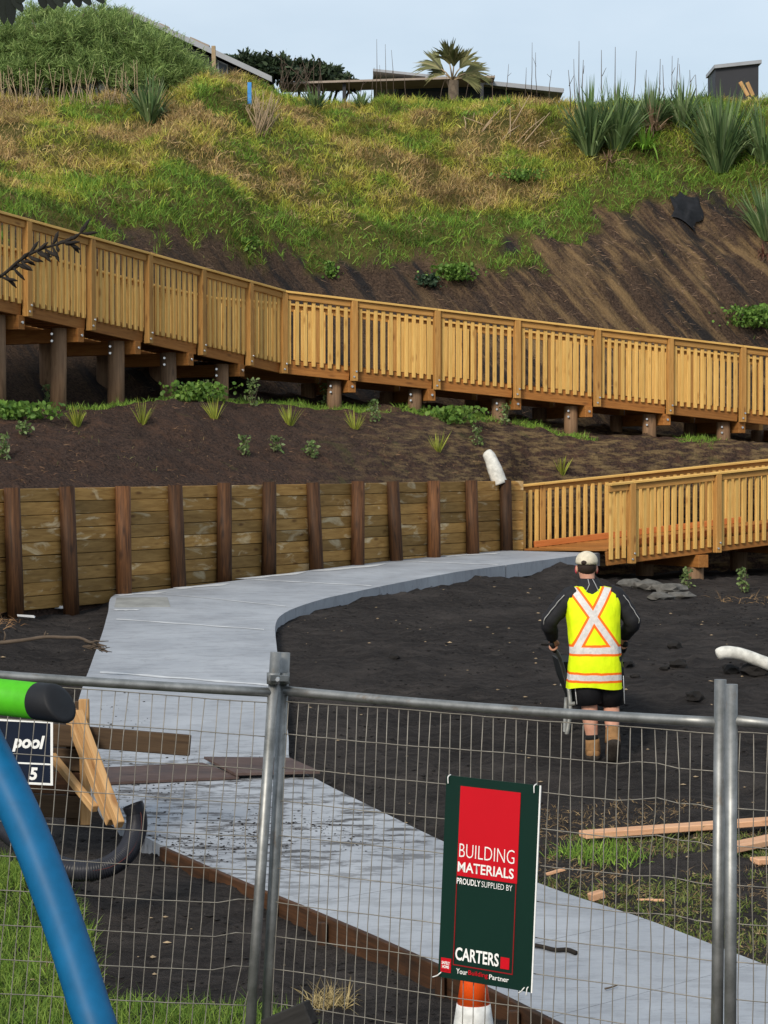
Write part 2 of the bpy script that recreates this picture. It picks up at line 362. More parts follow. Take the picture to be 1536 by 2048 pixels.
def soil_z(x, y):
    x = np.asarray(x, float); y = np.asarray(y, float)
    z = zP(y)-.125-.34*sstep(24, 33, y)*sstep(1.0, 3.6, x)
    z = z+(fbm(x*.9, y*.5, 3)-.5)*.10*sstep(17, 22, y)+(fbm(x*3, y*2, 5)-.5)*.10+(fbm(x*8, y*5.5, 6, 3)-.5)*.075
    z = z+.42*np.exp(-((x+4.9)/.75)**2-((y-24.6)/1.5)**2)                               # spoil heap at the left end of the wall
    z = z+.26*np.exp(-((x-2.75)/.55)**2-((y-33.9)/1.0)**2)                              # fill against the deck end
    z = z+.16*np.exp(-((x+1.9)/.9)**2-((y-14.6)/.8)**2)                                 # heap by the boxing
    z = z+.10*np.exp(-((x-2.7)/.5)**2-((y-21.5)/.7)**2)
    return z
def bank_z(x, y):
    x = np.asarray(x, float); y = np.asarray(y, float); a = Yw(x)+.10; b = Yb(x)-.55
    t = np.clip((y-a)/np.maximum(b-a, .3), 0, 1); lo = np.where(x < 1.95, WTOP-.05, lerp(WTOP-.05, EZ-1.75, sstep(1.95, 2.5, x)))
    z = lo+(zt(x)-lo)*(1-(1-t)**1.75)
    z = np.where(y > b, zt(x)+.25*sstep(0, 3, y-b), z)
    return z+(fbm(x*1.3, y*1.3, 9)-.5)*.30*sstep(0, .25, t)+(fbm(x*5, y*5, 21)-.5)*.12*sstep(0, .15, t)
HS = [0, .12, .27, .36, .43, .60, .80, 1.0]; HZ = [0, .13, .375, .50, .555, .74, .905, 1.0]
YC = 52.0
def hill_z(x, y):
    x = np.asarray(x, float); y = np.asarray(y, float); k = Yb(x)+2.2; s = (y-k)/np.maximum(YC-k, 3); z0 = zt(x)+.2
    z = z0+(zcrest(x)-z0)*np.interp(s, HS, HZ)
    z = z+(fbm(x*.7, y*.7, 31)-.5)*.75*sstep(.05, .4, s)*(1-.6*sstep(.85, 1.05, s))+(fbm(x*2.6, y*2.6, 37)-.5)*.28*sstep(.0, .3, s)
    fold = np.abs(((x*1.9+y*1.1) % 1.0)-.5)                                            # slack folds of the net on the right
    z = z+(fold-.25)*.22*sstep(3.0, 4.2, x)*sstep(.02, .1, s)*(1-sstep(.36, .46, s))
    return z-.02*np.maximum(0, y-56)
def turf_line(x): return EZ+np.interp(x, [-9, -4, -2.4, -1, .3, 2.2, 3.5, 4.1, 4.7, 6, 8, 12], [3.65, 3.85, 3.9, 3.75, 3.6, 3.8, 4.1, 4.55, 5.1, 5.45, 5.35, 5.2])
def ground_z(x, y):
    return np.where(y < Yw(x), soil_z(x, y), np.where(y < Yb(x)+2.2, bank_z(x, y), hill_z(x, y)))
def gz(x, y): return float(ground_z(np.array([x]), np.array([y]))[0])
def gp(x, y, dz=0.0): return Vector((x, y, gz(x, y)+dz))
def ray(u, v, ds):
    x, y = (u-768)/F, -(v-1024)/F; c, s = math.cos(PITCH), math.sin(PITCH); return x*ds, ds*(c+y*s), EZ+ds*(y*c-s)
def hit(u, v, d0=9, d1=60):
    """where the sight line through a photo pixel meets the ground"""
    ds = np.arange(d0, d1, .02); X_, Y_, Z_ = ray(u, v, ds); k = Z_ <= ground_z(X_, Y_)
    return at(u, v, float(ds[np.argmax(k)]) if k.any() else d1)
def hit_path(u, v):
    ds = np.arange(6, 60, .01); X_, Y_, Z_ = ray(u, v, ds); i = int(np.argmax(Z_ <= zP(Y_))); return Vector((X_[i], Y_[i], float(zP(Y_[i]))))
def sheet(name, X, rows, zf, mat, attrs=None):
    X = np.asarray(X); Y = np.stack(rows, 0); n, m = Y.shape; XX = np.broadcast_to(X, (n, m)); Z = zf(XX, Y)
    V = np.stack([XX, Y, Z], -1).reshape(-1, 3)
    i, j = np.meshgrid(np.arange(n-1), np.arange(m-1), indexing='ij'); a = (i*m+j).reshape(-1)
    Fc = np.stack([a, a+1, a+m+1, a+m], 1)
    me = bpy.data.meshes.new(name); me.vertices.add(len(V)); me.vertices.foreach_set('co', V.reshape(-1).astype(float))
    me.loops.add(Fc.size); me.loops.foreach_set('vertex_index', Fc.reshape(-1).astype(np.int32)); me.polygons.add(len(Fc))
    me.polygons.foreach_set('loop_start', np.arange(0, Fc.size, 4, dtype=np.int32)); me.polygons.foreach_set('loop_total', np.full(len(Fc), 4, np.int32))
    me.polygons.foreach_set('use_smooth', np.ones(len(Fc), bool)); me.update(calc_edges=True)
    for k, fn in (attrs or {}).items():
        at_ = me.attributes.new(k, 'FLOAT', 'POINT'); at_.data.foreach_set('value', fn(V[:, 0], V[:, 1], V[:, 2]).astype(float))
    me.materials.append(M[mat]); o = link(bpy.data.objects.new(name, me)); o['kind'] = 'structure'; return o
FX = np.concatenate([np.linspace(-200, -12, 14), np.linspace(-11, -6.2, 20), np.arange(-6, 9.01, .055), np.linspace(9.4, 14, 18), np.linspace(18, 200, 12)])
def rows_between(a, b, n, pw=1.0): return [a(FX)+(b(FX)-a(FX))*(k/n)**pw for k in range(n+1)]
gsoil = sheet('ground', FX, rows_between(lambda x: 0*x-25, lambda x: 0*x+8, 8)[:-1]+rows_between(lambda x: 0*x+8, lambda x: Yw(x)+.03, 300), soil_z, 'soil')
sheet('planted_bank', FX, [Yw(FX)+.045]+rows_between(lambda x: Yw(x)+.05, lambda x: Yb(x)+2.25, 90), lambda x, y: np.where(y < Yw(x)+.0475, EZ-2.9, bank_z(x, y)), 'bank')
def turf_attr(x, y, z): return np.clip((z-turf_line(x)+(fbm(x*1.6, y*1.6, 51)-.5)*1.7)/.25, 0, 1)
sheet('hillside', FX, rows_between(lambda x: Yb(x)+2.2, lambda x: 0*x+57, 130)+[0*FX+k for k in (60, 64, 70, 80, 100, 140, 220, 400)], hill_z, 'hill',
      {'turf': turf_attr, 'tan': lambda x, y, z: np.clip(.25+.75*sstep(-.5, 3.8, x), 0, 1)})

# ------------------------------------------------------------------ concrete path
LE = [(1012, 1101), (850, 1113), (700, 1131), (540, 1152), (400, 1170), (300, 1182), (228, 1191), (216, 1225), (205, 1265), (185, 1320), (160, 1390), (150, 1450), (168, 1540), (222, 1618), (305, 1682), (500, 1768), (700, 1850), (880, 1930), (1010, 1990), (1150, 2060), (1330, 2150), (1530, 2255), (1760, 2390)]
RE = [(1200, 1106), (1080, 1121), (940, 1140), (800, 1165), (690, 1188), (610, 1209), (566, 1228), (551, 1250), (553, 1290), (560, 1350), (570, 1420), (577, 1475), (583, 1525), (640, 1562), (760, 1622), (930, 1703), (1100, 1775), (1290, 1838), (1440, 1895), (1560, 1942), (1720, 2010), (1930, 2095), (2180, 2200)]
LP = [hit_path(*p) for p in LE]; RP = [hit_path(*p) for p in RE]
SUB = 6
LS, RS = smoothpts(LP, SUB), smoothpts(RP, SUB); NS = len(LS)
path = thing('path', (LP[9]+RP[9])/2, 'pale grey freshly poured concrete path curving down from the deck', 'path'); path['kind'] = 'structure'
for k in ('label', 'category'): del path[k]
cuts = [0, 9, 20, 32, 44, 56, 70, 84, 93, 102, 112, 122, NS-1]
def on_path(s, t):
    s = max(0, min(NS-1.001, s)); i = int(s); f = s-i
    p = LS[i].lerp(LS[i+1], f).lerp(RS[i].lerp(RS[i+1], f), t); p.z = float(zP(p.y)); return p
for a, b in zip(cuts[:-1], cuts[1:]):
    na = b-a+1; nw = 10; vs, fs = [], []
    for s in range(na):
        ss = a+s+(.03 if s == 0 and a else 0)-(.03 if s == na-1 else 0)
        for k in range(nw+1): vs.append(on_path(ss, k/nw))
    top = len(vs)
    for s in range(na-1):
        for k in range(nw): i = s*(nw+1)+k; fs.append((i, i+nw+1, i+nw+2, i+1))
    loop = list(range(nw+1))+[s*(nw+1)+nw for s in range(1, na)]+[(na-1)*(nw+1)+k for k in range(nw-1, -1, -1)]+[s*(nw+1) for s in range(na-2, 0, -1)]
    base = len(vs); vs += [vs[i]-Vector((0, 0, .2)) for i in loop]; n = len(loop)
    for i in range(n): fs.append((loop[i], loop[(i+1) % n], base+(i+1) % n, base+i))
    o = mesh('slab', vs, fs, 'concrete', path)
    mud = [0.0]*len(vs)
    for i in range(top):
        s = a+i//(nw+1); tt = (i % (nw+1))/nw
        mud[i] = min(1, max(0, math.exp(-((s-85)/5.5)**2)*1.1+math.exp(-((s-74)/4)**2)+.7*math.exp(-((s-79)/4)**2)*(tt < .35)+.18))
    at_ = o.data.attributes.new('mud', 'FLOAT', 'POINT'); at_.data.foreach_set('value', mud)
    if 9 <= a <= 60 or a in (93, 102):                                                  # pale cement line beside each saw cut
        pts = [(on_path(a-.16+.05*math.sin(k*2.1), k/16), on_path(a+.10+.06*math.sin(k*1.3), k/16)) for k in range(1, 16 if a < 60 else 2)]
        if len(pts) > 2:
            V = [q+Vector((0, 0, .004)) for p in pts for q in p]; mesh('cement_line', V, [(2*i, 2*i+1, 2*i+3, 2*i+2) for i in range(len(pts)-1)], 'cure', path)
# sump lid let into the slab and pale cement smears by the wall
c4 = [hit_path(*p) for p in ((233, 1196), (335, 1195), (341, 1214), (229, 1215))]
mesh('sump_lid', [p+Vector((0, 0, .006)) for p in c4]+[p-Vector((0, 0, .05)) for p in c4], [(0, 3, 2, 1), (0, 1, 5, 4), (1, 2, 6, 5), (2, 3, 7, 6), (3, 0, 4, 7)], 'patch', path)
for u0, u1, v0, dv, th in ((228, 330, 1190, -6, 5), (345, 460, 1176, -9, 6), (470, 610, 1158, -14, 5), (620, 770, 1142, -14, 5), (880, 1000, 1112, -6, 4), (222, 280, 1219, 0, 4)):
    top_, bot = [], []
    for k in range(9):
        u = lerp(u0, u1, k/8); v = v0+dv*k/8; h = th*.6*(.7+.6*random.random())*(1 if 0 < k < 8 else .1)
        top_.append(hit_path(u, v)); bot.append(hit_path(u+4*random.random(), v+h))
    mesh('cement_smear', [p+Vector((0, 0, .005)) for p in top_+bot], [(i, i+9, i+10, i+1) for i in range(8)], 'cure', path)

# ------------------------------------------------------------------ timber retaining wall
wall = thing('retaining_wall', (WALL[6].x, WALL[6].y, gz(WALL[6].x, WALL[6].y-.1)), 'stained timber retaining wall of horizontal boards between dark round poles', 'retaining wall')
for i in range(len(WALL)-1):
    a, b = WALL[i], WALL[i+1]; d = (b-a).normalized(); nrm = Vector((d.y, -d.x)); 
    a_, b_ = a+d*.012, b-d*.012
    nb = 9
    for k in range(nb):
        zc = WTOP-.08-k*.158
        if zc < min(zP(a.y), zP(b.y))-.2: break
        j = random.uniform(-.006, .006)
        beam('board', (a_.x+nrm.x*j, a_.y+nrm.y*j, zc), (b_.x+nrm.x*j, b_.y+nrm.y*j, zc+random.uniform(-.003, .003)), .045, .152, 'sleeper', wall)
for i, p in enumerate(WALL):
    q = WALL[min(i+1, len(WALL)-1)]-WALL[max(i-1, 0)]; q.normalize(); nr = Vector((q.y, -q.x)); base = p+nr*.125
    zb = min(float(zP(p.y)), gz(base.x, base.y))-.25; ln = Vector((random.uniform(-.015, .03), 0))
    cyl('pole', (base.x+ln.x, base.y, zb), (p.x+nr.x*.105-ln.x, p.y+nr.y*.105, WTOP+.02+random.uniform(-.01, .015)), random.choice((.100, .104)), .094, 'pole', wall, 14)
e0, e1 = WALL[-1], Vector((2.22, 36.42))                                                # short return to the deck
for k in range(8): beam('board', (e0.x+.02, e0.y, WTOP-.08-k*.158), (e1.x, e1.y, WTOP-.08-k*.158), .045, .152, 'sleeper', wall)

# ------------------------------------------------------------------ boardwalks
def balustrade(root, P, sgn, posts, ends=(0, 0), H=1.36, nb=10, low=.10, capz=True, name_mat=('pine', 'pine_dark', 'joist')):
    """P: rail-top points of the posts in order; outward side nrm*sgn. Posts, cap, fascia, balusters, boundary joist."""
    for i, p in enumerate(P):
        d = (P[min(i+1, len(P)-1)]-P[max(i-1, 0)]); d.z = 0; d.normalize(); o = Vector((d.y, -d.x, 0))*sgn
        if posts[i]:
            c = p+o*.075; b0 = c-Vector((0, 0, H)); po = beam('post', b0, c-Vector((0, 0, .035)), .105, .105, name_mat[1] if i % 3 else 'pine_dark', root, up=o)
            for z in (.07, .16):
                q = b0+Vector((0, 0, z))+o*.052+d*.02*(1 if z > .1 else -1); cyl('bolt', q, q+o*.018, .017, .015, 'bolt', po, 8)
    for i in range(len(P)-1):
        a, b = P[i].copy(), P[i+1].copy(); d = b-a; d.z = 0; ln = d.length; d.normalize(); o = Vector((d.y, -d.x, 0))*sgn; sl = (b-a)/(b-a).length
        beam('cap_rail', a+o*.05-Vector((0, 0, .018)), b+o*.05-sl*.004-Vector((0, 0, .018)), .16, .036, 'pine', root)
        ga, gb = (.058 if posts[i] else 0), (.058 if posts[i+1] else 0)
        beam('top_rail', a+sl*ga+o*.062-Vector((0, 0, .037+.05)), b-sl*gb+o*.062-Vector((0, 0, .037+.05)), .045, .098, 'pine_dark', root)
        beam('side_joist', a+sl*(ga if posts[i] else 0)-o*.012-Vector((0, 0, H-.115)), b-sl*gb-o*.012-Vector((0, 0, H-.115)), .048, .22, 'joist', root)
        n = max(2, round((ln-ga-gb)/.134)); me_h = H-.10-low-.065
        for k in range(n):
            s = (ga+(k+.5)*(ln-ga-gb)/n)/ln; q = a.lerp(b, s)
            zt_ = q.z-.10; zb_ = q.z-H+low+.055+random.uniform(-.006, .006)
            beam('baluster', (q.x+o.x*.034, q.y+o.y*.034, zt_-me_h), (q.x+o.x*.034, q.y+o.y*.034, zt_), .061, .042, 'pine', root, up=o)
def offset_line(P, w, side):
    out = []
    for i, p in enumerate(P):
        d0 = (P[i]-P[i-1]) if i else (P[1]-P[0]); d1 = (P[i+1]-P[i]) if i < len(P)-1 else d0
        d0.z = d1.z = 0; d0.normalize(); d1.normalize(); n0 = Vector((-d0.y, d0.x, 0)); n1 = Vector((-d1.y, d1.x, 0)); m = (n0+n1).normalized()
        out.append(p+m*(w*side/max(.5, m.dot(n1))))
    return out
def decking(root, A, B, z, mat, pitch=.146):
    for i in range(len(A)-1):
        ln = max((A[i+1]-A[i]).length, (B[i+1]-B[i]).length); n = max(1, round(ln/pitch))
        for k in range(n):
            t = (k+.5)/n; a, b = A[i].lerp(A[i+1], t), B[i].lerp(B[i+1], t); dz = Vector((0, 0, z)); o = (b-a).normalized()*.06
            beam('deck_board', a+o+dz, b-o+dz, pitch-.008, .032, mat, root)
UB0, UB1, UB2 = Vector((-5.04, 31.9, EZ+3.36)), Vector((-1.69, 37.4, EZ+2.775)), Vector((6.33, 40.5, EZ+2.03))
def line_u(a, b, u):     # point of the rail a-b that stands in the sight line column u
    k = (u-768)/F/math.cos(PITCH); t = (k*a.y-a.x)/((b.x-a.x)-k*(b.y-a.y)); return a.lerp(b, t)
UP = [line_u(UB0, UB1, u) for u in (-232, -85, 48, 175, 290, 397, 492)]+[UB1]+[line_u(UB1, UB2, u) for u in (705, 870, 1030, 1190, 1335, 1480, 1622)]
ub = thing('boardwalk', (UB1.x, UB1.y, gz(UB1.x, UB1.y)), 'long raised timber boardwalk stepping down across the foot of the grassy hill', 'boardwalk')
balustrade(ub, UP, 1, [1]*len(UP))
UF = offset_line(UP, 1.75, 1); balustrade(ub, UF, -1, [1]*len(UP))
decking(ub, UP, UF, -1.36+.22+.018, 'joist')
PU = [20, 140, 255, 362, 465, 678, 838, 1010, 1153, 1310, 1460, 1600]; 
for k, u in enumerate([-120]+PU):
    a, b = (UB0, UB1) if u < 600 else (UB1, UB2); near = line_u(a, b, u); d = (b-a); d.z = 0; d.normalize(); nn = Vector((-d.y, d.x, 0)); under = near.z-1.36
    for w_, nm in ((.22, 1), (1.5, 0)):
        q = near+nn*w_; r = random.uniform(.118, .135)
        p = cyl('pile', (q.x, q.y, gz(q.x, q.y)-.35), (q.x+random.uniform(-.02, .02), q.y, under-.012), r, r-.006, 'pile', ub, 16)
        if nm:
            for z in (.1, .2): s = q+Vector((-.06, -.125, 0)); s.z = under-z; cyl('bolt', s, s+Vector((0, -.03, 0)), .018, .018, 'bolt', p, 8)
    br = near+d*.215
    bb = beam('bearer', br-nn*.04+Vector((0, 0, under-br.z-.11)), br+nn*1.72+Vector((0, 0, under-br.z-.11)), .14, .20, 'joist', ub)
    s = br-nn*.04; s.z = under-.11; cyl('bolt', s, s-nn*.025, .02, .02, 'bolt', bb, 8)
# lower deck
LN0 = Vector((3.44, 35.2, EZ-.363)); LD = Vector((.876, .482, .083)); LNf = [LN0+LD*s for s in (0, .42, 2.07, 3.72, 5.4, 7.1)]
lb = thing('boardwalk', (4.6, 36.6, gz(4.6, 36.0)), 'short low timber boardwalk ramp that meets the end of the concrete path', 'boardwalk')
balustrade(lb, LNf, 1, [0, 1, 1, 1, 1, 1], H=1.28, low=.03)
off = Vector((-.482, .876, 0)).normalized()*1.78; LFf = [LN0+off+LD*s for s in (-.55, .0, 1.65, 3.3, 4.98, 6.7)]
balustrade(lb, LFf, -1, [0, 1, 1, 1, 1, 1], H=1.28, low=.03)
dA = [LN0+LD*.05, LN0+LD*7.1]; dB = [LN0+off-LD*.5, LN0+off+LD*7.1]; decking(lb, dA, dB, -1.28+.24, 'joist')
k0 = LN0+off-LD*.45+Vector((0, 0, -1.28+.31)); k0 -= off*.06
beam('kick_board', k0+LD*.2, k0+LD*4.4, .045, .10, 'orange_plank', lb)
k1 = LN0+LD*.45+off*.06+Vector((0, 0, -1.28+.31)); beam('kick_board', k1, k1+LD*5.5, .045, .10, 'orange_plank', lb)
for s in (1.82, 3.75, 5.6):
    for w_ in (.18, 1.55):
        q = LN0+LD*s+off.normalized()*w_; un = q.z-1.28
        cyl('pile', (q.x, q.y, gz(q.x, q.y)-.4), (q.x, q.y, un-.21 if w_ < 1 else un-.01), .15, .145, 'pile', lb, 14)
    q = LN0+LD*s; un = q.z-1.28; o = off.normalized()
    bb = beam('bearer', q-o*.08+LD*-.02+Vector((0, 0, -1.28-.108)), q+o*1.8+Vector((0, 0, -1.28-.108)), .19, .20, 'joist', lb)

# ------------------------------------------------------------------ temporary fence
def panel(label, tl, tr, bl, br, nv, posts_up=.17, bent=()):
    tl, tr, bl, br = (Vector(p) for p in (tl, tr, bl, br)); root = thing('mesh_fence', (bl+br)/2, label, 'fence', 'temporary mesh fence panels')
    ul, ur = (tl-bl).normalized(), (tr-br).normalized()
    for nm, a, b, r in (('upright', bl, tl+ul*posts_up, .0242), ('upright', br, tr+ur*posts_up, .0242)): cyl(nm, a, b, r, r, 'galv', root, 16)
    x = (tr-tl).normalized()
    v, f = sweep([tl.lerp(tr, k/12)-Vector((0, 0, .012*math.sin(math.pi*k/12))) for k in range(13)], .0215, 14); mesh('top_pipe', v, f, 'galv', root, True)
    cyl('bottom_pipe', bl+ul*.15, br+ur*.15, .0215, .0215, 'galv', root, 14)
    fr = (br-bl).cross(tl-bl).normalized()
    if fr.y > 0: fr = -fr
    for k in range(nv):
        s = (k+.6)/nv; a = tl.lerp(tr, s); b = bl.lerp(br, s); pts = []; ph = random.random()*6
        for j in range(11):
            q = lerp(a-Vector((0, 0, .045)), b+Vector((0, 0, .15)), j/10); q = q+x*(.004*math.sin(ph+j*1.3))+x*random.uniform(-.0015, .0015)
            for (bs, bj, am) in bent:
                if abs(s-bs) < .045 and abs(j-bj) < 1.1: q = q+x*am*(1-abs(s-bs)/.06)+fr*.02
            pts.append(q)
        v, f = sweep(pts, .0022, 5); mesh('wire', v, f, 'wire', root, True)
    nh = 13; wob = [random.uniform(-.004, .004) for _ in range(20)]
    for k in range(nh):
        s = .045+k*.15; 
        if s > 1.95: break
        pts = []; ph = random.random()*6
        for j in range(25):
            a = lerp(tl, tr, j/24); b = lerp(bl, br, j/24); q = a+(b-a).normalized()*s+Vector((0, 0, .0025*math.sin(ph+j*.5)+random.uniform(-.0012, .0012)))
            for (bs, bj, am) in bent:
                if abs(j/24-bs) < .05 and abs(k*.15/2.1*10-bj) < .8: q = q+Vector((0, 0, am*.7))
            pts.append(q+fr*.004)
        v, f = sweep(pts, .0023, 5); mesh('wire', v, f, 'wire', root, True)
    return root
MTL, MTR = at(566, 1381, 10.2), at(1440, 1445, 9.0); MBL, MBR = at(519, 2335, 10.2), at(1431, 2395, 9.0)
panel('galvanised mesh fence panel carrying the dark green sign', MTL, MTR, MBL, MBR, 40, .17, [(.86, 1.5, .02), (.92, 1.6, .02), (.9, 3.1, .012)])
panel('galvanised mesh fence panel in front of the corrugated drain pipe', at(-480, 1311, 9.7), at(546, 1385, 10.12), at(-560, 2335, 9.7), at(481, 2340, 10.12), 39, .18, [(.72, 9.1, .02), (.98, 5, .03)])
panel('galvanised mesh fence panel at the far right with pale rusty upright', at(1463, 1440, 8.93), at(2500, 1530, 9.25), at(1459, 2400, 8.93), at(2500, 2450, 9.25), 39, .14)
cp = thing('fence_clamp', at(556, 1357, 10.1), 'steel clamp joining two fence uprights above the concrete path', 'clamp')
for u, dd in ((547, 10.10), (566, 10.17)): 
    a = at(u, 1368, dd); b = at(u, 1345, dd); cyl('collar', a, b, .030, .030, 'galv', cp, 14)
beam('strap', at(538, 1356, 10.05), at(576, 1357, 10.12), .012, .028, 'galv', cp); a = at(556, 1357, 10.04); cyl('bolt', a, a+Vector((0, -.05, 0)), .009, .009, 'bolt', cp, 8)

# ------------------------------------------------------------------ lettering and the two signs
def lettering(name, body, mat, parent, to_world, x0, x1, y0, y1, bold=0.0, shear=0.0):
    """raised print: text fitted to the box x0..x1, y0..y1 (y down) of a panel"""
    cu = bpy.data.curves.new(name, 'FONT'); cu.body = body; cu.offset = bold; cu.shear = shear; cu.resolution_u = 3
    ob = bpy.data.objects.new(name, cu); COL.objects.link(ob); bpy.context.view_layer.update()
    me = bpy.data.meshes.new_from_object(ob.evaluated_get(bpy.context.evaluated_depsgraph_get())); bpy.data.objects.remove(ob)
    co = np.zeros(len(me.vertices)*3); me.vertices.foreach_get('co', co); co = co.reshape(-1, 3); mn, mxx = co.min(0), co.max(0)
    for i, v in enumerate(me.vertices):
        s = (co[i, 0]-mn[0])/(mxx[0]-mn[0]); t_ = (co[i, 1]-mn[1])/(mxx[1]-mn[1]); v.co = to_world(lerp(x0, x1, s), lerp(y1, y0, t_), .0045)
    me.materials.append(M[mat]); o = bpy.data.objects.new(name, me); return link(o, parent)
def quad(name, mat, parent, tw, x0, x1, y0, y1, h=.003):
    vs = [tw(x, y, z) for z in (.0008, h) for x, y in ((x0, y1), (x1, y1), (x1, y0), (x0, y0))]; return mesh(name, vs, BOXF, mat, parent)
STL, STR, SBL = at(893, 1550, 9.68), at(1079, 1571, 9.42), at(876, 1953, 9.68)
ex, ey = STR-STL, SBL-STL; en = ex.cross(ey).normalized()
if en.y > 0: en = -en
def S(x, y, h): return STL+ex*x+ey*y+en*h
sign = thing('sign', S(.5, 1, 0), 'dark green and red building materials sign tied to the mesh fence', 'sign')
mesh('panel', [S(x, y, h) for h in (-.005, 0) for x, y in ((0, 1), (1, 1), (1, 0), (0, 0))], BOXF, 'sign_green', sign)
mesh('white_edge', [S(x, y, h) for h in (-.0055, -.0004) for x, y in ((1.0005, 1.002), (1.014, 1.002), (1.014, 0), (1.0005, 0))], BOXF, 'white', sign)
quad('red_block', 'sign_red', sign, S, .163, .810, .045, .487)
for a in ((.160, .168, .488, .925), (.797, .805, .488, .925), (.160, .805, .925, .930)): quad('outline', 'sign_line', sign, S, *a)
quad('red_square', 'sign_red', sign, S, .672, .765, .852, .908); quad('badge', 'sign_red', sign, S, .03, .14, .902, .972)
lettering('lettering', 'BUILDING', 'white', sign, S, .182, .775, .327, .394, -.012)
lettering('lettering', 'MATERIALS', 'white', sign, S, .172, .775, .417, .467, .016)
lettering('lettering', 'PROUDLY', 'white', sign, S, .168, .425, .497, .527, .016)
lettering('lettering', 'SUPPLIED BY', 'white', sign, S, .437, .765, .498, .526, -.008)
lettering('lettering', 'CARTERS', 'white', sign, S, .185, .655, .838, .902, .022)
lettering('lettering', 'Your', 'white', sign, S, .203, .325, .942, .968, .008)
lettering('lettering', 'Building', 'sign_red', sign, S, .335, .545, .942, .971, .008)
lettering('lettering', 'Partner', 'white', sign, S, .56, .77, .945, .969, .008)
lettering('lettering', 'SAFELY', 'white', sign, S, .04, .13, .918, .933, .03); lettering('lettering', 'HOME', 'white', sign, S, .047, .122, .937, .952, .03)
lettering('lettering', 'EVERY DAY', 'sign_line', sign, S, .04, .13, .957, .967, .01)
for x, y, dx, dy in ((.03, .01, 0, .03), (.955, .008, 0, .03), (.03, .985, -.08, .02), (.97, .985, -.01, .03), (.93, .99, -.05, .02)):
    tube('cable_tie', smoothpts([S(x, y-.012, -.012), S(x, y-.004, .008), S(x+dx*.4, y+dy*.5, .008), S(x+dx, y+dy, .006)], 4), .0028, 'tie', sign, 5)
PTL, PTR, PBL = at(-120, 1432, 15.2), at(106, 1443, 15.2), at(-120, 1560, 15.2)
px_, py_ = PTR-PTL, PBL-PTL; pn = Vector((0, -1, 0))
def S2(x, y, h): return PTL+px_*x+py_*y+pn*h
ps = thing('sign', S2(.5, 1, 0), 'navy board with white border and white lettering behind the blue leg', 'sign')
mesh('panel', [S2(x, y, h) for h in (-.006, 0) for x, y in ((0, 1), (1, 1), (1, 0), (0, 0))], BOXF, 'navy', ps)
for a in ((.0, 1, 0, .03), (0, 1, .965, 1), (0, .018, .03, .965), (.978, 1, .03, .965), (.018, .978, .66, .685)): quad('white_border', 'white', ps, S2, *a)
lettering('lettering', 'pool', 'white', ps, S2, .64, .93, .23, .50, .04, .25); lettering('lettering', '5', 'white', ps, S2, .79, .865, .73, .93, .04, .15)

# ------------------------------------------------------------------ swing frame at the left edge
sw = thing('swing_frame', gp(-.65, 6.4), 'blue and green tubular playground frame in the left foreground', 'swing frame')
ax = Vector((.78, -.62, -.01)).normalized(); e = at(92, 1404, 6.6)
g = cyl('crossbar', e-ax*1.6, e-ax*.03, .0535, .0535, 'green_tube', sw, 32)
n = 32; vs, fs = [], []; yv = Vector((0, 0, 1)); xv = ax.cross(yv).normalized()                       # slanting black end cap
for s in range(6):
    for j in range(n):
        a = 2*math.pi*j/n; c_, s_ = math.cos(a), math.sin(a); r = (.0550, .0550, .0550, .052, .040, .0)[s]
        ext = (.0-.032, .0, .055-.03*s_, .062-.03*s_, .066-.02*s_, .068)[s]; vs.append(e+ax*ext+(xv*c_+yv*s_)*r)
for s in range(5):
    for j in range(n): fs.append((s*n+j, s*n+(j+1) % n, (s+1)*n+(j+1) % n, (s+1)*n+j))
mesh('end_cap', vs, fs, 'rubber', sw, True)
leg = [at(u, v, d) for u, v, d in ((-52, 1432, 6.75), (-35, 1475, 6.72), (8, 1560, 6.65), (55, 1660, 6.58), (102, 1780, 6.5), (142, 1895, 6.44), (178, 2010, 6.38), (208, 2110, 6.33), (300, 2500, 6.2), (400, 3000, 6.1), (450, 3290, 6.0))]
tube('leg', smoothpts(leg, 6), .058, 'blue_tube', sw, 28)

# ------------------------------------------------------------------ cone, drain pipe, planks, boxing
c0 = gp(at(948, 2100, 11.1).x, 11.1); cone = thing('traffic_cone', c0, 'orange traffic cone with white band behind the green sign', 'traffic cone')
def cr(z): return .145-.115*z/.78
for nm, z0, z1, mt in (('body', .03, .30, 'cone'), ('reflective_band', .30, .435, 'cone_white'), ('body', .435, .78, 'cone')):
    rings(nm, [(c0.x, c0.y, c0.z+.04+z, cr(z)+(.002 if nm != 'body' else 0), cr(z)+(.002 if nm != 'body' else 0)) for z in np.linspace(z0, z1, 4)], mt, cone, 28)
rings('base', [(c0.x, c0.y, c0.z+z, r, r) for z, r in ((-.03, .2), (.035, .195), (.045, .15))], 'rubber', cone, 8, pw=4)
pp = [at(u, v, d) for u, v, d in ((-60, 1612, 15.0), (0, 1652, 14.7), (45, 1688, 14.4), (95, 1722, 14.1), (150, 1741, 13.9), (208, 1736, 13.9), (250, 1708, 14.0), (271, 1665, 14.15), (273, 1632, 14.2), (265, 1609, 14.2))]
sp = smoothpts(pp, 40); rad = [.063+.0045*math.cos(i*math.pi/1.5) for i in range(len(sp))]
dp = thing('drain_pipe', pp[4], 'black corrugated drain pipe curling up beside the concrete path', 'pipe')
v, f = sweep(sp, rad, 18); mesh('pipe', v, f[:-1], 'drain', dp, True)
mesh('red_stripe', *sweep([p+Vector((.035, -.055, .012)) for p in sp[120:330]], .0022, 4), 'red_line', dp, True)
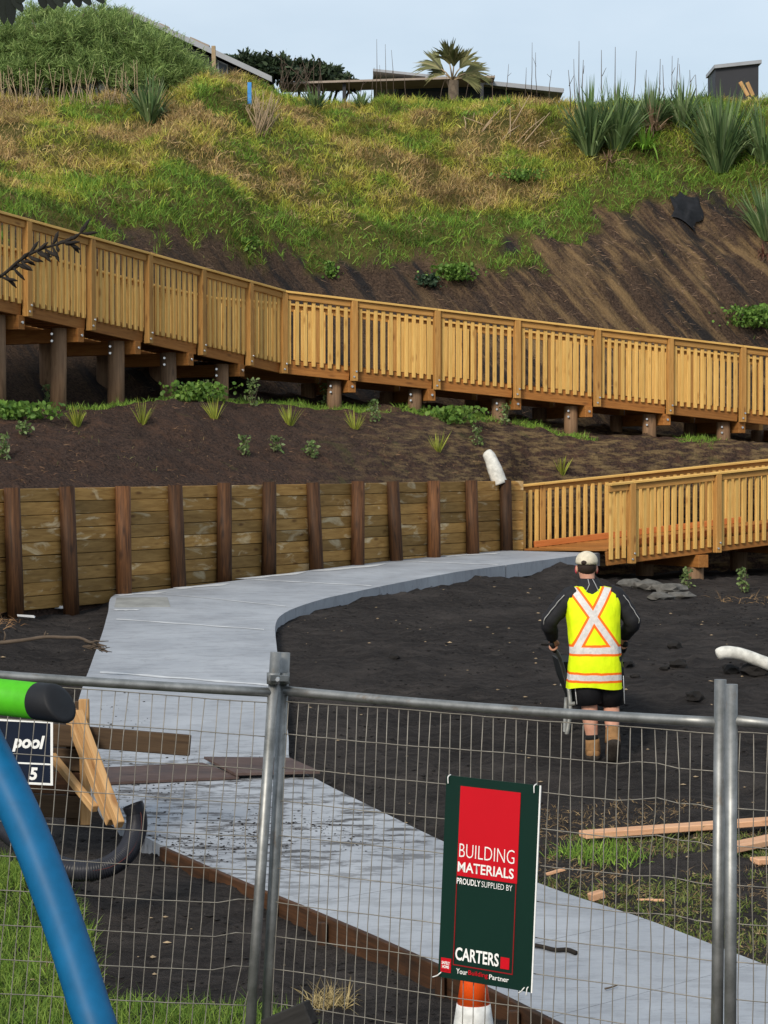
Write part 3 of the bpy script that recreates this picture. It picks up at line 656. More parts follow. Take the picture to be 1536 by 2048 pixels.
def lie(name, u0, v0, u1, v1, w, h, mat, label, cat, lift=0.0, group=None, up=(0, 0, 1)):
    a, b = hit(u0, v0), hit(u1, v1); d = Vector((0, 0, h/2+lift)); o = beam(name, a+d, b+d, w, h, mat, None, up); return tag(o, label, cat, group)
lie('plank', 1165, 1690, 1640, 1655, .14, .045, 'raw_plank', 'long pale plank lying on black soil right of the sign', 'plank', .05)
pk = lie('plank', 1446, 1706, 1640, 1665, .16, .045, 'raw_plank', 'shorter plank with yellow painted end under the long plank', 'plank', .0)
m_ = pk.matrix_basis; e_ = m_ @ Vector((-pk.dimensions.x/2, 0, 0)); xd = (m_.to_3x3() @ Vector((1, 0, 0)))
pl = (Vector(hit(1446, 1706))-Vector(hit(1640, 1665))).length
beam('painted_end', m_ @ Vector((-pl/2-.003, 0, 0)), m_ @ Vector((-pl/2+.03, 0, 0)), .163, .048, 'tie', pk).data.materials[0] = plain('yellow_paint', (.75, .52, .01), .5)
lie('plank', 1508, 1728, 1660, 1722, .12, .04, 'raw_plank', 'short plank end lying at the right picture edge', 'plank')
lie('timber_offcut', 1180, 1803, 1206, 1795, .07, .05, 'raw_plank', 'small pale block of wood at the path edge right of the sign', 'timber')
lie('timber_offcut', 1092, 1752, 1130, 1741, .03, .02, 'raw_plank', 'thin pale stick on soil just right of the sign', 'timber')
lie('timber_offcut', 1275, 1802, 1330, 1803, .02, .015, 'raw_plank', 'thin straw coloured stick lying in the verge grass', 'timber')
# plywood sheets over the slab
def ply(name, pts, label, lift, th=.018):
    P = [hit_path(*p) for p in pts]; vs = [p+Vector((0, 0, lift)) for p in P]+[p+Vector((0, 0, lift+th)) for p in P]
    return tag(mesh(name, vs, BOXF, 'ply'), label, 'plywood sheet')
ply('plywood_sheet', ((205, 1572), (478, 1560), (405, 1532), (205, 1541)), 'muddy plywood sheet lying flat across the left of the path', .008)
ply('plywood_sheet', ((470, 1560), (640, 1556), (580, 1529), (408, 1527)), 'muddy plywood sheet with raised corner reaching the soil edge', .034, .02)
# boxing boards along the lower left path edge
bx = thing('path_boxing', LP[16]-Vector((0, 0, .2)), 'dark timber formwork along the lower left edge of the concrete path', 'formwork')
for i in range(14*SUB+1, NS-2, 3):
    a, b = LS[i], LS[min(i+3, NS-1)]; d = (b-a).normalized(); o = Vector((d.y, -d.x, 0)); o = -o if o.x > 0 else o; z = Vector((0, 0, -.085))
    beam('board', a+o*.028+z, b+o*.028+z, .04, .185, 'boxing', bx)
for i in (15*SUB+2, 16*SUB-1, 17*SUB+1, 18*SUB+2):
    a = LS[i]; d = (LS[i+1]-a).normalized(); o = Vector((d.y, -d.x, 0)); o = -o if o.x > 0 else o; q = a+o*.085
    beam('peg', q-Vector((0, 0, .4)), q-Vector((0, 0, .015)), .055, .05, 'boxing', bx, up=(0, 1, 0))
# braced timber end left of the path
br = thing('timber_bracing', hit(150, 1640), 'timber end panel propped by diagonal braces left of the path', 'timber panel'); D0 = 15.9
for k in range(4):
    v = 1470+k*47; beam('board', at(-60, v-6, D0), at(178, v+4, D0), .045, .155, 'boxing' if k == 2 else 'old_plank', br)
beam('stake', at(168, 1398, D0-.08), at(172, 1650, D0-.08), .07, .05, 'brace', br, up=(0, 1, 0)); beam('stake', at(150, 1402, D0+.05), at(150, 1650, D0+.05), .12, .05, 'old_plank', br, up=(0, 1, 0))
for a in ((140, 1436, D0-.14, 222, 1645, 15.2), (156, 1425, D0-.18, 240, 1650, 15.1)): beam('brace', at(*a[:3]), at(*a[3:]), .055, .07, 'brace', br)
beam('brace', at(104, 1512, D0-.12), at(190, 1618, 15.3), .05, .055, 'brace', br); cyl('brace', at(146, 1420, D0-.1), at(205, 1560, D0-.25), .03, .028, 'pile', br, 10)
dpk = beam('plank', at(100, 1468, 15.7), at(381, 1491, 15.72), .045, .145, 'old_plank'); tag(dpk, 'dark brown plank on edge jutting over the path from the bracing', 'plank')
bt = beam('timber_post', at(535, 2062, 9.3), at(622, 2024, 9.2), .06, .10, 'black_wood'); tag(bt, 'blackened timber end at the bottom edge below the fence', 'timber')

# ------------------------------------------------------------------ wrapped pipes, branches, rubbish, rubble
wp = [at(1000, 968, 36.15), at(990, 940, 36.15), at(980, 915, 36.2), at(971, 903, 36.2)]
o = tube('wrapped_pipe', smoothpts(wp, 5), [.125, .125, .12, .122, .118, .12, .115, .11, .105, .1, .1, .098, .09, .085, .07, .035], 'sock_pipe', None, 12); tag(o, 'white cloth wrapped pipe end standing behind the retaining wall', 'pipe')
q = hit(1560, 1345); wp = [at(1433, 1311, 22.6), at(1450, 1305, 22.6), at(1480, 1308, 22.6), at(1515, 1320, 22.6), at(1560, 1338, 22.6), at(1640, 1375, 22.6)]
s_ = smoothpts(wp, 5); o = tube('wrapped_pipe', s_, [.02]+[.055]+[.062+.004*random.random() for _ in range(len(s_)-2)], 'sock_pipe', None, 12); tag(o, 'white cloth wrapped pipe curving over soil at the right edge', 'pipe')
def branch(name, pts, r0, r1, mat, label, twigs=(), cat='branch'):
    root = thing(name, pts[0], label, cat); s = smoothpts(pts, 5); tube('stem', s, [lerp(r0, r1, i/(len(s)-1)) for i in range(len(s))], mat, root, 7)
    if twigs: tubes('twigs', twigs, mat, root, 4)['kind'] = 'stuff'
    return root
D1 = 21.7; b_ = [at(u, v, D1) for u, v in ((-30, 1287), (5, 1285), (50, 1280), (90, 1274), (130, 1275), (160, 1276), (190, 1290), (215, 1304))]
tw = []
for k in range(16):
    u0, v0 = random.uniform(165, 205), random.uniform(1280, 1300); a = random.uniform(-.6, .8)
    tw.append(([at(u0, v0, D1), at(u0+14+8*a, v0+5*a+3, D1-.05), at(u0+24+random.uniform(-6, 6), v0+12*a+4, D1)], [.008, .006, .003]))
tw += [([at(88, 1274, D1), at(90, 1268, D1), at(92, 1262, D1)], [.012, .01, .006]), ([at(8, 1284, D1), at(11, 1270, D1), at(8, 1262, D1)], [.012, .01, .005])]
branch('fallen_branch', b_, .022, .011, 'twig', 'bare broken branch lying across soil onto the left path edge', tw)
def pathpts(L): return [hit_path(*p)+Vector((0, 0, .015)) for p in L]
branch('fallen_branch', pathpts(((1062, 1895), (1085, 1899), (1110, 1905), (1135, 1905), (1152, 1912))), .012, .014, 'dark_twig', 'short knobbly black branch lying on the path beside the sign')
branch('fallen_branch', pathpts(((1210, 1983), (1220, 1981), (1234, 1976))), .006, .004, 'twig', 'tiny twig lying on the path near the fence', (), 'twig')
for (u, v, s, l) in ((118, 1221, .09, 'scrap of white rubbish on soil under the retaining wall'), (52, 1240, .06, 'small white scrap on the soil heap at the left')):
    p = hit(u, v); vs = [p+Vector((x*s*1.6+.01*random.random(), y*s, .02+.03*random.random()+z)) for z in (0, .02) for x, y in ((-1, -.4), (1, -.6), (1, .3), (-1, .5))]; tag(mesh('rubbish_scrap', vs, BOXF, 'rubbish'), l, 'rubbish')
def rock(name, p, r, mat, label, group=None, cat='rock', sc=(1, 1, .6)):
    bm = bmesh.new(); bmesh.ops.create_icosphere(bm, subdivisions=2, radius=r)
    for v in bm.verts: k = 1+random.uniform(-.28, .22); v.co = Vector((v.co.x*k*sc[0], v.co.y*k*sc[1], v.co.z*k*sc[2]))
    me = bpy.data.meshes.new(name); bm.to_mesh(me); bm.free(); me.materials.append(M[mat]); o = bpy.data.objects.new(name, me)
    o.matrix_basis = Matrix.Translation(p+Vector((0, 0, r*sc[2]*.45))) @ Matrix.Rotation(random.random()*6, 4, 'Z'); return tag(link(o), label, cat, group)
for u, v, r, l in ((787, 1318, .08, 'round dark clod alone on soil right of the path bend'), (1252, 1332, .12, 'dark rock beside the worker at thigh height'), (1350, 1295, .10, 'dark clod on the low mound at right'), (1355, 1333, .12, 'dark rock on the mound right of the worker'), (1330, 1340, .07, 'small flat dark stone left of the mound rocks'),
                   (1462, 1345, .12, 'dark rock under the white wrapped pipe'), (1388, 1398, .11, 'dark rock left of the fence upright pair'), (1270, 1355, .06, 'little dark clod right of the worker shorts'), (1092, 1290, .07, 'dark clod left of the wheelbarrow handle'), (1510, 1348, .16, 'large dark rock at the right edge under the wrapped pipe')):
    rock('rock', hit(u, v), r*.8, 'rock', l, 'rocks on the soil')
for u, v, r, l in ((1262, 1172, .17, 'grey broken concrete lump nearest the deck end'), (1300, 1178, .22, 'grey broken concrete slab in the middle of the rubble'), (1338, 1184, .2, 'grey broken concrete lump beside the deck pile'), (1362, 1196, .15, 'grey concrete lump at the right end of the rubble'), (1322, 1198, .15, 'small grey lump in front of the rubble')):
    rock('concrete_rubble', hit(u, v), r, 'grey_rock', l, 'rubble by the deck', 'rubble', (1.3, 1, .45))
# loose crumbs on soil and slab
def crumbs(name, P, s, mat, label):
    n = len(P); V = np.zeros((n, 6, 3)); A = np.array([(1, 0, 0), (-1, 0, 0), (0, 1, 0), (0, -1, 0), (0, 0, 1), (0, 0, -1)], float)
    V = P[:, None, :]+A[None]*s[:, None, None]*(.6+.8*RNG.random((n, 6, 1)))*np.array([1.4, 1, .5])
    f = np.array([(0, 2, 4), (2, 1, 4), (1, 3, 4), (3, 0, 4), (2, 0, 5), (1, 2, 5), (3, 1, 5), (0, 3, 5)]); Fc = (np.arange(n)[:, None, None]*6+f[None]).reshape(-1, 3)
    o = mesh(name, V.reshape(-1, 3).tolist(), Fc.tolist(), mat); return tag(o, label, 'soil', kind='stuff')
def in_path(x, y):
    ok = np.zeros(len(x), bool); ys = np.array([p.y for p in LS]); 
    lx, ly = np.array([p.x for p in LS]), np.array([p.y for p in LS]); rx, ry = np.array([p.x for p in RS]), np.array([p.y for p in RS])
    poly = np.concatenate([np.stack([lx, ly], 1), np.stack([rx, ry], 1)[::-1]]); j = len(poly)-1
    for i in range(len(poly)):
        xi, yi, xj, yj = *poly[i], *poly[j]; c_ = ((yi > y) != (yj > y)) & (x < (xj-xi)*(y-yi)/(yj-yi+1e-12)+xi); ok ^= c_; j = i
    return ok
n = 30000; y = 11+24*RNG.random(n)**1.3; x = (RNG.random(n)-.5)*2*(.175*y+.6); k = ~in_path(x, y) & (y < Yw(x)-.3) & (fbm(x*1.2, y*1.2, 77) > .42); x, y = x[k], y[k]
sz = .003+.018*RNG.random(len(x))**7; crumbs('soil_crumbs', np.stack([x, y, soil_z(x, y)+.004], 1), sz, 'rock', 'dark crumbs and clods scattered over the black soil')
P = []
for (s0, s1, t0, t1, n) in ((82, 88, .0, .75, 900), (71, 76, .0, .95, 600), (60, 70, .0, .3, 120), (74, 80, .0, .3, 120)):
    for _ in range(n):
        p = on_path(random.gauss((s0+s1)/2, (s1-s0)/3.2), min(.98, max(.02, random.uniform(t0, t1)+random.gauss(0, .06)))); P.append((p.x, p.y, p.z+.003))
P = np.array(P); k = fbm(P[:, 0]*4, P[:, 1]*6, 88) > .47; P = P[k]; crumbs('soil_crumbs', P, .003+.009*RNG.random(len(P))**3, 'rock', 'black soil crumbs spilt over the concrete path')
n = 260; y = 12+20*RNG.random(n); x = (RNG.random(n)-.5)*2*(.17*y); k = ~in_path(x, y) & (y < Yw(x)-.3); x, y = x[k], y[k]
crumbs('pale_chips', np.stack([x, y, soil_z(x, y)+.008], 1), .006+.014*RNG.random(len(x))**2, 'dry', 'pale wood chips and pebbles strewn on black soil')
# loose black cloth on the cut
def drape(u, v, r, h, label):
    """crumpled cloth lying on the slope"""
    p = hit(u, v, 38); N = 15; vs = []
    for a in range(N):
        for b in range(N):
            e1_, e2_ = a/(N-1)*2-1, b/(N-1)*2-1; k = 1+.25*math.sin(e2_*4+1); x_ = p.x+e1_*r*k+.12*e2_; y_ = p.y+e2_*h; zz = float(hill_z(np.array([x_]), np.array([y_]))[0]); vs.append((x_, y_-.05, zz+.03+.22*float(vnoise(e1_*2.3+7, e2_*1.6+3, 5))*max(0, 1-max(abs(e1_), abs(e2_))**4)))
    tag(mesh('silt_cloth', vs, [(i_*N+j_, (i_+1)*N+j_, (i_+1)*N+j_+1, i_*N+j_+1) for i_ in range(N-1) for j_ in range(N-1)], 'blacknet', None, True), label, 'cloth')
drape(1372, 425, .28, .42, 'bunched black silt cloth at the top of the cut face')

# ------------------------------------------------------------------ grass and plants
def scatter_hill(n, keep):
    x = RNG.uniform(-13, 13, n*3); y = RNG.uniform(36, 56.5, n*3); z = hill_z(x, y); k = (y > Yb(x)+2.2) & (np.abs(x) < .22*y+1) & keep(x, y, z); x, y, z = x[k][:n], y[k][:n], z[k][:n]
    return x, y, z
def pal(f, stops):
    p = np.array([s[0] for s in stops]); c = np.array([s[1] for s in stops]); return np.stack([np.interp(f, p, c[:, i]) for i in range(3)], 1)
x, y, z = scatter_hill(225000, lambda x, y, z: RNG.random(len(x)) < np.clip(turf_attr(x, y, z)*1.1, 0, 1)*(.35+.65*(fbm(x*2.2, y*2.2, 61) > .40)))
n = len(x); low = z-turf_line(x)+(fbm(x, y, 63)-.5)*1.2
dryf = np.clip((fbm(x*1.1, y*1.1, 65)-.30)*3.2, 0, 1)*sstep(.6, 1.7, low)*(1-.75*sstep(2.8, 5.5, x)*(1-sstep(2.6, 3.4, low)))
c = pal(dryf+.12*RNG.normal(size=n), [(0, (.19, .34, .055)), (.3, (.38, .45, .065)), (.55, (.56, .52, .095)), (.8, (.66, .50, .17)), (1.05, (.48, .33, .16))])
dark = np.clip((fbm(x*2.1, y*2.1, 69)-.52)*5, 0, 1)[:, None]; c = c*(1-.55*dark)*(1+.22*RNG.normal(size=(n, 1)))
d = np.stack([RNG.normal(size=n)*.45, RNG.normal(size=n)*.35-.35, 1+0*x], 1); L = (.13+.26*RNG.random(n))*(.35+1.4*fbm(x*2.5, y*2.5, 71))
o = blades('hill_grass', np.stack([x, y, z-.03], 1), d, L, .011+.009*RNG.random(n), .25+.5*RNG.random(n), np.clip(c, .01, .7)); tag(o, 'rough yellow green grass covering the hill above the boardwalk', 'grass', kind='stuff')
x, y, z = scatter_hill(26000, lambda x, y, z: (turf_attr(x, y, z) > .3) & (fbm(x*1.5, y*1.5, 73) > .56) & (z-turf_line(x) > .7)); n = len(x)
d = np.stack([RNG.normal(size=n)*.7, RNG.normal(size=n)*.5-.3, .75+0*x], 1)
o = blades('dry_thatch', np.stack([x, y, z], 1), d, .2+.3*RNG.random(n), .010, .5+.5*RNG.random(n), cols(n, (.34, .23, .11), (.62, .46, .24), (.22, .13, .07)), 'drygrass'); tag(o, 'patches of dead straw coloured grass on the hill', 'grass', kind='stuff')
x, y, z = scatter_hill(1600, lambda x, y, z: (turf_attr(x, y, z) < .2) & (fbm(x*1.2, y*1.2, 75) > .6)); n = len(x)
o = blades('net_weeds', np.stack([x, y, z-.02], 1), np.stack([RNG.normal(size=n)*.5, RNG.normal(size=n)*.4-.4, 1+0*x], 1), .12+.12*RNG.random(n), .012, .5, cols(n, (.10, .17, .03), (.2, .2, .06)));  tag(o, 'sparse weeds growing through the net on the cut face', 'weeds', kind='stuff')
def ground_grass(name, n, box, keep, L, c, label, w=.010, spread=.4, mat='grass', along=None):
    x = RNG.uniform(box[0], box[1], n); y = RNG.uniform(box[2], box[3], n) if along is None else along(x)+RNG.uniform(box[2], box[3], n); k = keep(x, y); x, y = x[k], y[k]; m = len(x); z = ground_z(x, y)
    d = np.stack([RNG.normal(size=m)*spread, RNG.normal(size=m)*spread, 1+0*x], 1)
    o = blades(name, np.stack([x, y, z-.015], 1), d, L*(.5+.8*RNG.random(m)), w*(.7+.6*RNG.random(m)), .2+.5*RNG.random(m), cols(m, *c), mat); return tag(o, label, 'grass', kind='stuff')
GREEN = ((.11, .21, .028), (.19, .33, .045), (.27, .38, .065))
# strip under the upper boardwalk
ground_grass('terrace_grass', 42000, (-7, 8.5, -1.25, .8), lambda x, y: (np.abs(y-(Yb(x)-.25)) < .2+.9*fbm(x*1.4, y, 81)*np.interp(x, [-2, 1.8, 3], [1, .8, .5])) & (fbm(x*1.1, y*1.1, 83) > np.interp(x, [-6, -1.7, .4, 1.7, 3, 8], [.30, .36, .40, .44, .62, .66])), .17, GREEN, 'green grass strip below the raised boardwalk piles', .010, .4, 'grass', Yb)
ground_grass('bank_weeds', 5200, (-6, 7, 26, 41), lambda x, y: (y > Yw(x)+.15) & (y < Yb(x)-.4) & (fbm(x*1.5, y*1.5, 85) > np.interp(x, [-5, -2, 0, 3], [.70, .64, .56, .64])), .10, ((.10, .14, .03), (.2, .2, .07), (.26, .19, .09)), 'thin weeds dotted over the planted bank', .010, .6)
# foreground turf
def edge(x): return np.interp(x, [-3, -2.5, -1.8, -1.55, -.5, -.25, .1, .6], [15.9, 15.4, 13.8, 12.5, 12.3, 11.8, 11.0, 10.6])
ground_grass('lawn_grass', 105000, (-3.0, .4, 8.8, 16), lambda x, y: (y < edge(x)+.5*(fbm(x*3, y*3, 91)-.5)) & (np.abs(x) < .185*y+.3), .19, ((.08, .15, .022), (.14, .25, .035), (.23, .32, .06), (.19, .28, .045)), 'long green lawn grass behind the fence at lower left', .006, .4)
ground_grass('verge_grass', 60000, (.9, 4.3, 11, 18.5), lambda x, y: ~in_path(x, y) & (fbm(x*1.3, y*1.1, 93) > np.interp(y, [11, 13.6, 15.2, 16.3, 17], [.28, .32, .40, .52, .95])), .09, ((.10, .15, .03), (.17, .22, .05), (.22, .19, .08)), 'patchy grass between the path and the loose planks', .009, .6)
ground_grass('straw', 34000, (.9, 4.3, 11, 17.4), lambda x, y: ~in_path(x, y) & (fbm(x*1.6, y*1.6, 95) > .42), .10, ((.20, .13, .07), (.34, .24, .12), (.12, .08, .05)), 'dead straw lying over soil beside the path', .006, 1.6, 'drygrass')
p = hit(1195, 1712); ground_grass('grass_tuft', 1500, (p.x-.36, p.x+.42, p.y-.3, p.y+.3), lambda x, y: ((x-p.x)/.4)**2+((y-p.y)/.3)**2 < RNG.random(len(x)), .17, GREEN, 'green grass tuft in front of the long plank', .007, .4)
p2 = hit(660, 2010); ground_grass('straw_tuft', 240, (p2.x-.1, p2.x+.1, p2.y-.1, p2.y+.1), lambda x, y: x == x, .2, ((.34, .26, .12), (.45, .36, .18)), 'dry straw tuft at the end of the lawn', .006, .6, 'drygrass')
p3 = hit(128, 1925); ground_grass('straw_tuft', 260, (p3.x-.08, p3.x+.08, p3.y-.3, p3.y+.3), lambda x, y: x == x, .2, ((.34, .26, .12), (.3, .28, .12)), 'dry straw tuft beside the blue leg', .006, .6, 'drygrass')
ground_grass('dead_roots', 420, (-5.3, -4.1, 24.3, 26.0), lambda x, y: y < Yw(x)-.2, .22, ((.24, .13, .06), (.34, .2, .1)), 'reddish dead roots on the soil heap by the wall', .008, 1.3, 'drygrass')
ground_grass('dead_roots', 500, (4.6, 6.6, 30.5, 32.5), lambda x, y: fbm(x*2, y*2, 97) > .5, .22, ((.24, .15, .07), (.34, .22, .11)), 'reddish dead grass in front of the low boardwalk', .008, 1.5, 'drygrass')
ground_grass('mulch_fibres', 26000, (-6.2, 8, 0, 5.4), lambda x, y: (y > Yw(x)+.12) & (y < Yb(x)-.3) & (fbm(x*1.8, y*1.8, 101) > .44), .10, ((.05, .03, .022), (.14, .075, .045), (.24, .15, .08)), 'brown mulch fibres matted over the planted bank', .009, 2.6, 'drygrass', Yw)
x, y, z = scatter_hill(24000, lambda x, y, z: (turf_attr(x, y, z) < .3) & (fbm(x*1.9, y*1.9, 103) > .42)); n = len(x); tn = sstep(0, 4, x)[:, None]
o = blades('net_fibres', np.stack([x, y, z], 1), np.stack([.5+RNG.normal(size=n)*.8, RNG.normal(size=n)*.6-.5, RNG.normal(size=n)*.5-.2], 1), .08+.12*RNG.random(n), .010, .1, cols(n, (.07, .045, .03), (.17, .11, .07), (.035, .028, .025))*(1+1.1*tn), 'drygrass'); tag(o, 'brown fibre matting on the cut face', 'matting', kind='stuff')
def spiky(name, p, n, L, W, spread, cs, label, cat, group=None, droop=.25, seg=4, parent=None, lean=(0, 0)):
    a = RNG.random(n)*2*math.pi; s = spread*np.sqrt(RNG.random(n)); d = np.stack([np.cos(a)*s+lean[0], np.sin(a)*s+lean[1], np.ones(n)], 1)
    P = np.array(p)[None]+np.stack([np.cos(a)*s*.12*L, np.sin(a)*s*.12*L, 0*a-.03], 1)
    side = np.stack([-np.sin(a+RNG.normal(size=n)*.7), np.cos(a+RNG.normal(size=n)*.7), 0*a], 1)
    o = blades(name, P, d, L*(.55+.5*RNG.random(n)), W*(.7+.5*RNG.random(n)), droop*(.2+RNG.random(n)*1.3)*s/spread, cols(n, *cs), 'leaf', parent, seg, side)
    return tag(o, label, cat, group) if label else o
FLAX = ((.06, .11, .045), (.11, .18, .065), (.18, .26, .10), (.24, .30, .15)); YOUNG = ((.26, .30, .04), (.40, .42, .07), (.20, .26, .05))
for u, v, h, w_, l, n in ((300, 245, .95, .5, 'green flax clump in front of the big bush', 70), (1180, 310, 1.45, .42, 'broad green flax clump left of the hilltop group', 130), (1232, 300, 1.35, .5, 'dense dark flax clump second from left on the hilltop', 130), (1300, 262, 1.05, .6, 'ragged flax clump with dead brown leaves on the hilltop', 110),
                           (1365, 255, 1.0, .5, 'small flax clump behind the tall right one', 80), (1440, 345, 1.75, .42, 'tallest flax clump at right below the dark tower', 170), (1530, 330, 1.3, .5, 'flax clump cut by the right picture edge', 90), (1535, 480, 1.3, .55, 'flax clump hanging over the cut at right edge', 70), (632, 220, .55, .6, 'little grey green flax near the dry shrub', 40), (722, 215, .4, .6, 'tiny tuft under the tall dead stalks', 30)):
    p = hit(u, v, 38); spiky('flax_bush', p, n*2, h*1.3, .055, w_*1.15, FLAX, l, 'flax', 'flax clumps on the hill', .55)
p = hit(1305, 262, 38); spiky('dead_flax', p+Vector((0, -.25, 0)), 70, .8, .04, 1.3, ((.22, .13, .08), (.36, .26, .17)), 'dead brown flax leaves collapsed in the hilltop clump', 'flax', None, .9)
p = hit(1215, 320, 38); spiky('dead_flax', p+Vector((0, -.1, -.05)), 40, .5, .04, 1.6, ((.2, .12, .08), (.33, .22, .14)), 'dead leaves at the foot of the left hilltop flax', 'flax', None, 1.0)
p = hit(1530, 510, 38); spiky('dead_flax', p, 40, .55, .04, 1.2, ((.13, .05, .04), (.2, .09, .06)), 'reddish dead leaves under the flax at the right edge', 'flax', None, 1.4)
p = hit(1290, 300, 38); spiky('lily_clump', p+Vector((0, -.2, .02)), 60, .75, .06, 1.1, ((.13, .28, .03), (.22, .38, .05)), 'bright green strappy plant between the flax clumps', 'plant', None, 1.0)
p = hit(1018, 215, 38); spiky('lily_clump', p, 50, .5, .06, 1.2, ((.10, .22, .03), (.17, .30, .05)), 'bright green low strappy plant on the crest under the palm', 'plant', None, .8)
for u, v, l in ((155, 852, 'young yellow flax nearest the left edge'), (285, 848, 'young yellow flax second from the left'), (430, 838, 'young yellow flax under the fourth pile'), (580, 850, 'young yellow flax below the boardwalk corner'), (710, 858, 'young yellow flax right of the corner pile'), (876, 902, 'faint young flax above the right part of the wall'), (1124, 948, 'young yellow flax behind the low boardwalk rail')):
    spiky('young_flax', hit(u, v, 27), 34, .42, .020, .62, YOUNG, l, 'flax', 'young flax planted on the bank', .2, 3)
def herb(name, p, n, r, h, leaf, cs, label, cat, group=None, lw=.5):
    P = np.array(p)[None]+np.stack([RNG.normal(size=n)*r*.5, RNG.normal(size=n)*r*.5, h*RNG.random(n)], 1); d = RNG.normal(size=(n, 3))+np.array([0, -.4, .6]); 
    root = thing(name, p, label, cat, group); blades('leaves', P, d, leaf*(.6+.8*RNG.random(n)), leaf*lw, .2, cols(n, *cs), 'leaf', root, 3, None, 1.0)['kind'] = 'stuff'
    tubes('stems', [([Vector(p)-Vector((0, 0, .05)), Vector(P[k])] , [.006, .004]) for k in range(0, n, max(1, n//8))], 'bark', root, 4)['kind'] = 'stuff'; return root
for u, v, h, l in ((488, 910, .26, 'grey green seedling in the middle of the bank'), (553, 903, .22, 'grey green seedling right of the middle one'), (622, 915, .22, 'bright seedling third on the bank'), (6, 918, .3, 'seedling at the left picture edge on the bank'), (48, 870, .15, 'small pale weed at the upper left of the bank'), (505, 812, .42, 'leafy upright weed beside the fifth pile'), (652, 815, .42, 'leafy upright weed left of the corner pile'),
                   (98, 812, .32, 'leafy weed between the first two piles'), (413, 800, .3, 'leafy weed between the fourth and fifth piles'), (1010, 850, .4, 'yellow green weed in front of the middle right pile'), (1372, 1178, .32, 'small shrub beside the low deck pile'), (1486, 1183, .34, 'small shrub at right under the low deck'), (955, 890, .3, 'dark weed beside the white wrapped pipe'), (748, 845, .36, 'dark twiggy weed right of the corner pile')):
    herb('seedling', hit(u, v, 26), 90, .085, h, .055, ((.10, .16, .05), (.18, .26, .08), (.22, .28, .13)), l, 'plant', 'seedlings on the bank')
for u, v, r, h, l, n in ((905, 560, .42, .28, 'bright green leafy weed patch on the cut face', 420), (857, 572, .2, .2, 'dark blue green weed left of the bright patch', 160), (1500, 655, .55, .4, 'large green weed patch at the right edge above the boardwalk', 520), (1535, 640, .3, .3, 'green weed cut by the right picture edge', 200), (660, 555, .16, .3, 'small upright weed on the cut face', 60), (500, 500, .16, .22, 'grassy weed hanging below the turf', 70), (1040, 360, .4, .2, 'green weed clump in the turf', 150), (395, 800, .5, .25, 'leafy green weeds around the fourth pile', 300), (30, 840, .5, .22, 'leafy green weeds around the leftmost pile', 300), (900, 845, .5, .25, 'leafy weeds between the corner and right piles', 300)):
    cs = ((.03, .06, .035), (.06, .10, .05)) if 'dark blue' in l else ((.07, .15, .025), (.13, .24, .04), (.18, .29, .06)); herb('weed_patch', hit(u, v, 26), n*2, r, h, .065, cs, l, 'weeds', None, .7)

# ------------------------------------------------------------------ big bush, dark trees, palm, dry stalks
def crown(name, lumps, n, leaf, lw, cs, parent, outward=.9, upw=.5, inner=.55, rod=0.0):
    """leaf cloud filling ellipsoid lumps (cx,cy,cz,rx,ry,rz); leaves sit on twig lines that run outward"""
    vol = np.array([l[3]*l[4]*l[5] for l in lumps])**.7; which = RNG.choice(len(lumps), n, p=vol/vol.sum()); Lm = np.array(lumps)[which]
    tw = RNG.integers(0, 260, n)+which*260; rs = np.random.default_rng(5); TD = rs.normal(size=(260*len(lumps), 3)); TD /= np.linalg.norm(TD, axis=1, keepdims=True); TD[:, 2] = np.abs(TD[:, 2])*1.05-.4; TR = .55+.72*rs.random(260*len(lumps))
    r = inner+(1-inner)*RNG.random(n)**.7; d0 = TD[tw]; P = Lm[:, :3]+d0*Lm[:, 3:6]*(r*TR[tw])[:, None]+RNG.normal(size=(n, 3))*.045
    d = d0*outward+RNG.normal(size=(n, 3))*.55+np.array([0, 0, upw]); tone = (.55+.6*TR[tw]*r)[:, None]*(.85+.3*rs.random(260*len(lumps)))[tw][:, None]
    return blades(name, P, d, leaf*(.6+.8*RNG.random(n)), lw*(.7+.6*RNG.random(n)), .15, np.clip(cols(n, *cs)*tone, .004, .6), 'leaf', parent, 2, None, .6)
def lump(u, v, d, ru, rv): p = at(u, v, d); k = d/F; return (p.x, p.y, p.z, ru*k, max(ru, rv)*k*.8, rv*k)
bp = gp(-6.3, 50.6); bush = thing('bush', bp, 'big feathery green bush on the hill top at left', 'bush')
lumps = [lump(*a) for a in ((40, 105, 50.4, 120, 95), (130, 90, 50.2, 110, 95), (220, 95, 50.3, 105, 92), (305, 120, 50.1, 92, 80), (372, 150, 49.9, 60, 52), (90, 45, 51, 80, 55), (200, 45, 51, 75, 52), (-60, 105, 50.6, 120, 105), (268, 75, 51, 60, 52), (60, 150, 49.8, 110, 60), (180, 150, 49.8, 110, 60), (290, 165, 49.7, 90, 48), (10, 165, 49.7, 90, 48))]
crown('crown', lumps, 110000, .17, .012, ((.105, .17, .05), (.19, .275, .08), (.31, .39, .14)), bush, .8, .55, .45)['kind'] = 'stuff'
tl_ = []
for k in range(60):
    l = random.choice(lumps); b0 = Vector((l[0]+random.uniform(-.6, .6), l[1]+random.uniform(-.2, .2), gz(l[0], l[1])-.1)); e_ = Vector((l[0]+random.uniform(-1, 1)*l[3]*.7, l[1]+random.uniform(-.4, .4), l[2]+l[5]*random.uniform(-.1, .75))); tl_.append(([b0, b0.lerp(e_, .5)+Vector((random.uniform(-.2, .2), 0, .15)), e_], [.03, .02, .008]))
tubes('trunk', tl_, 'bark', bush, 6)
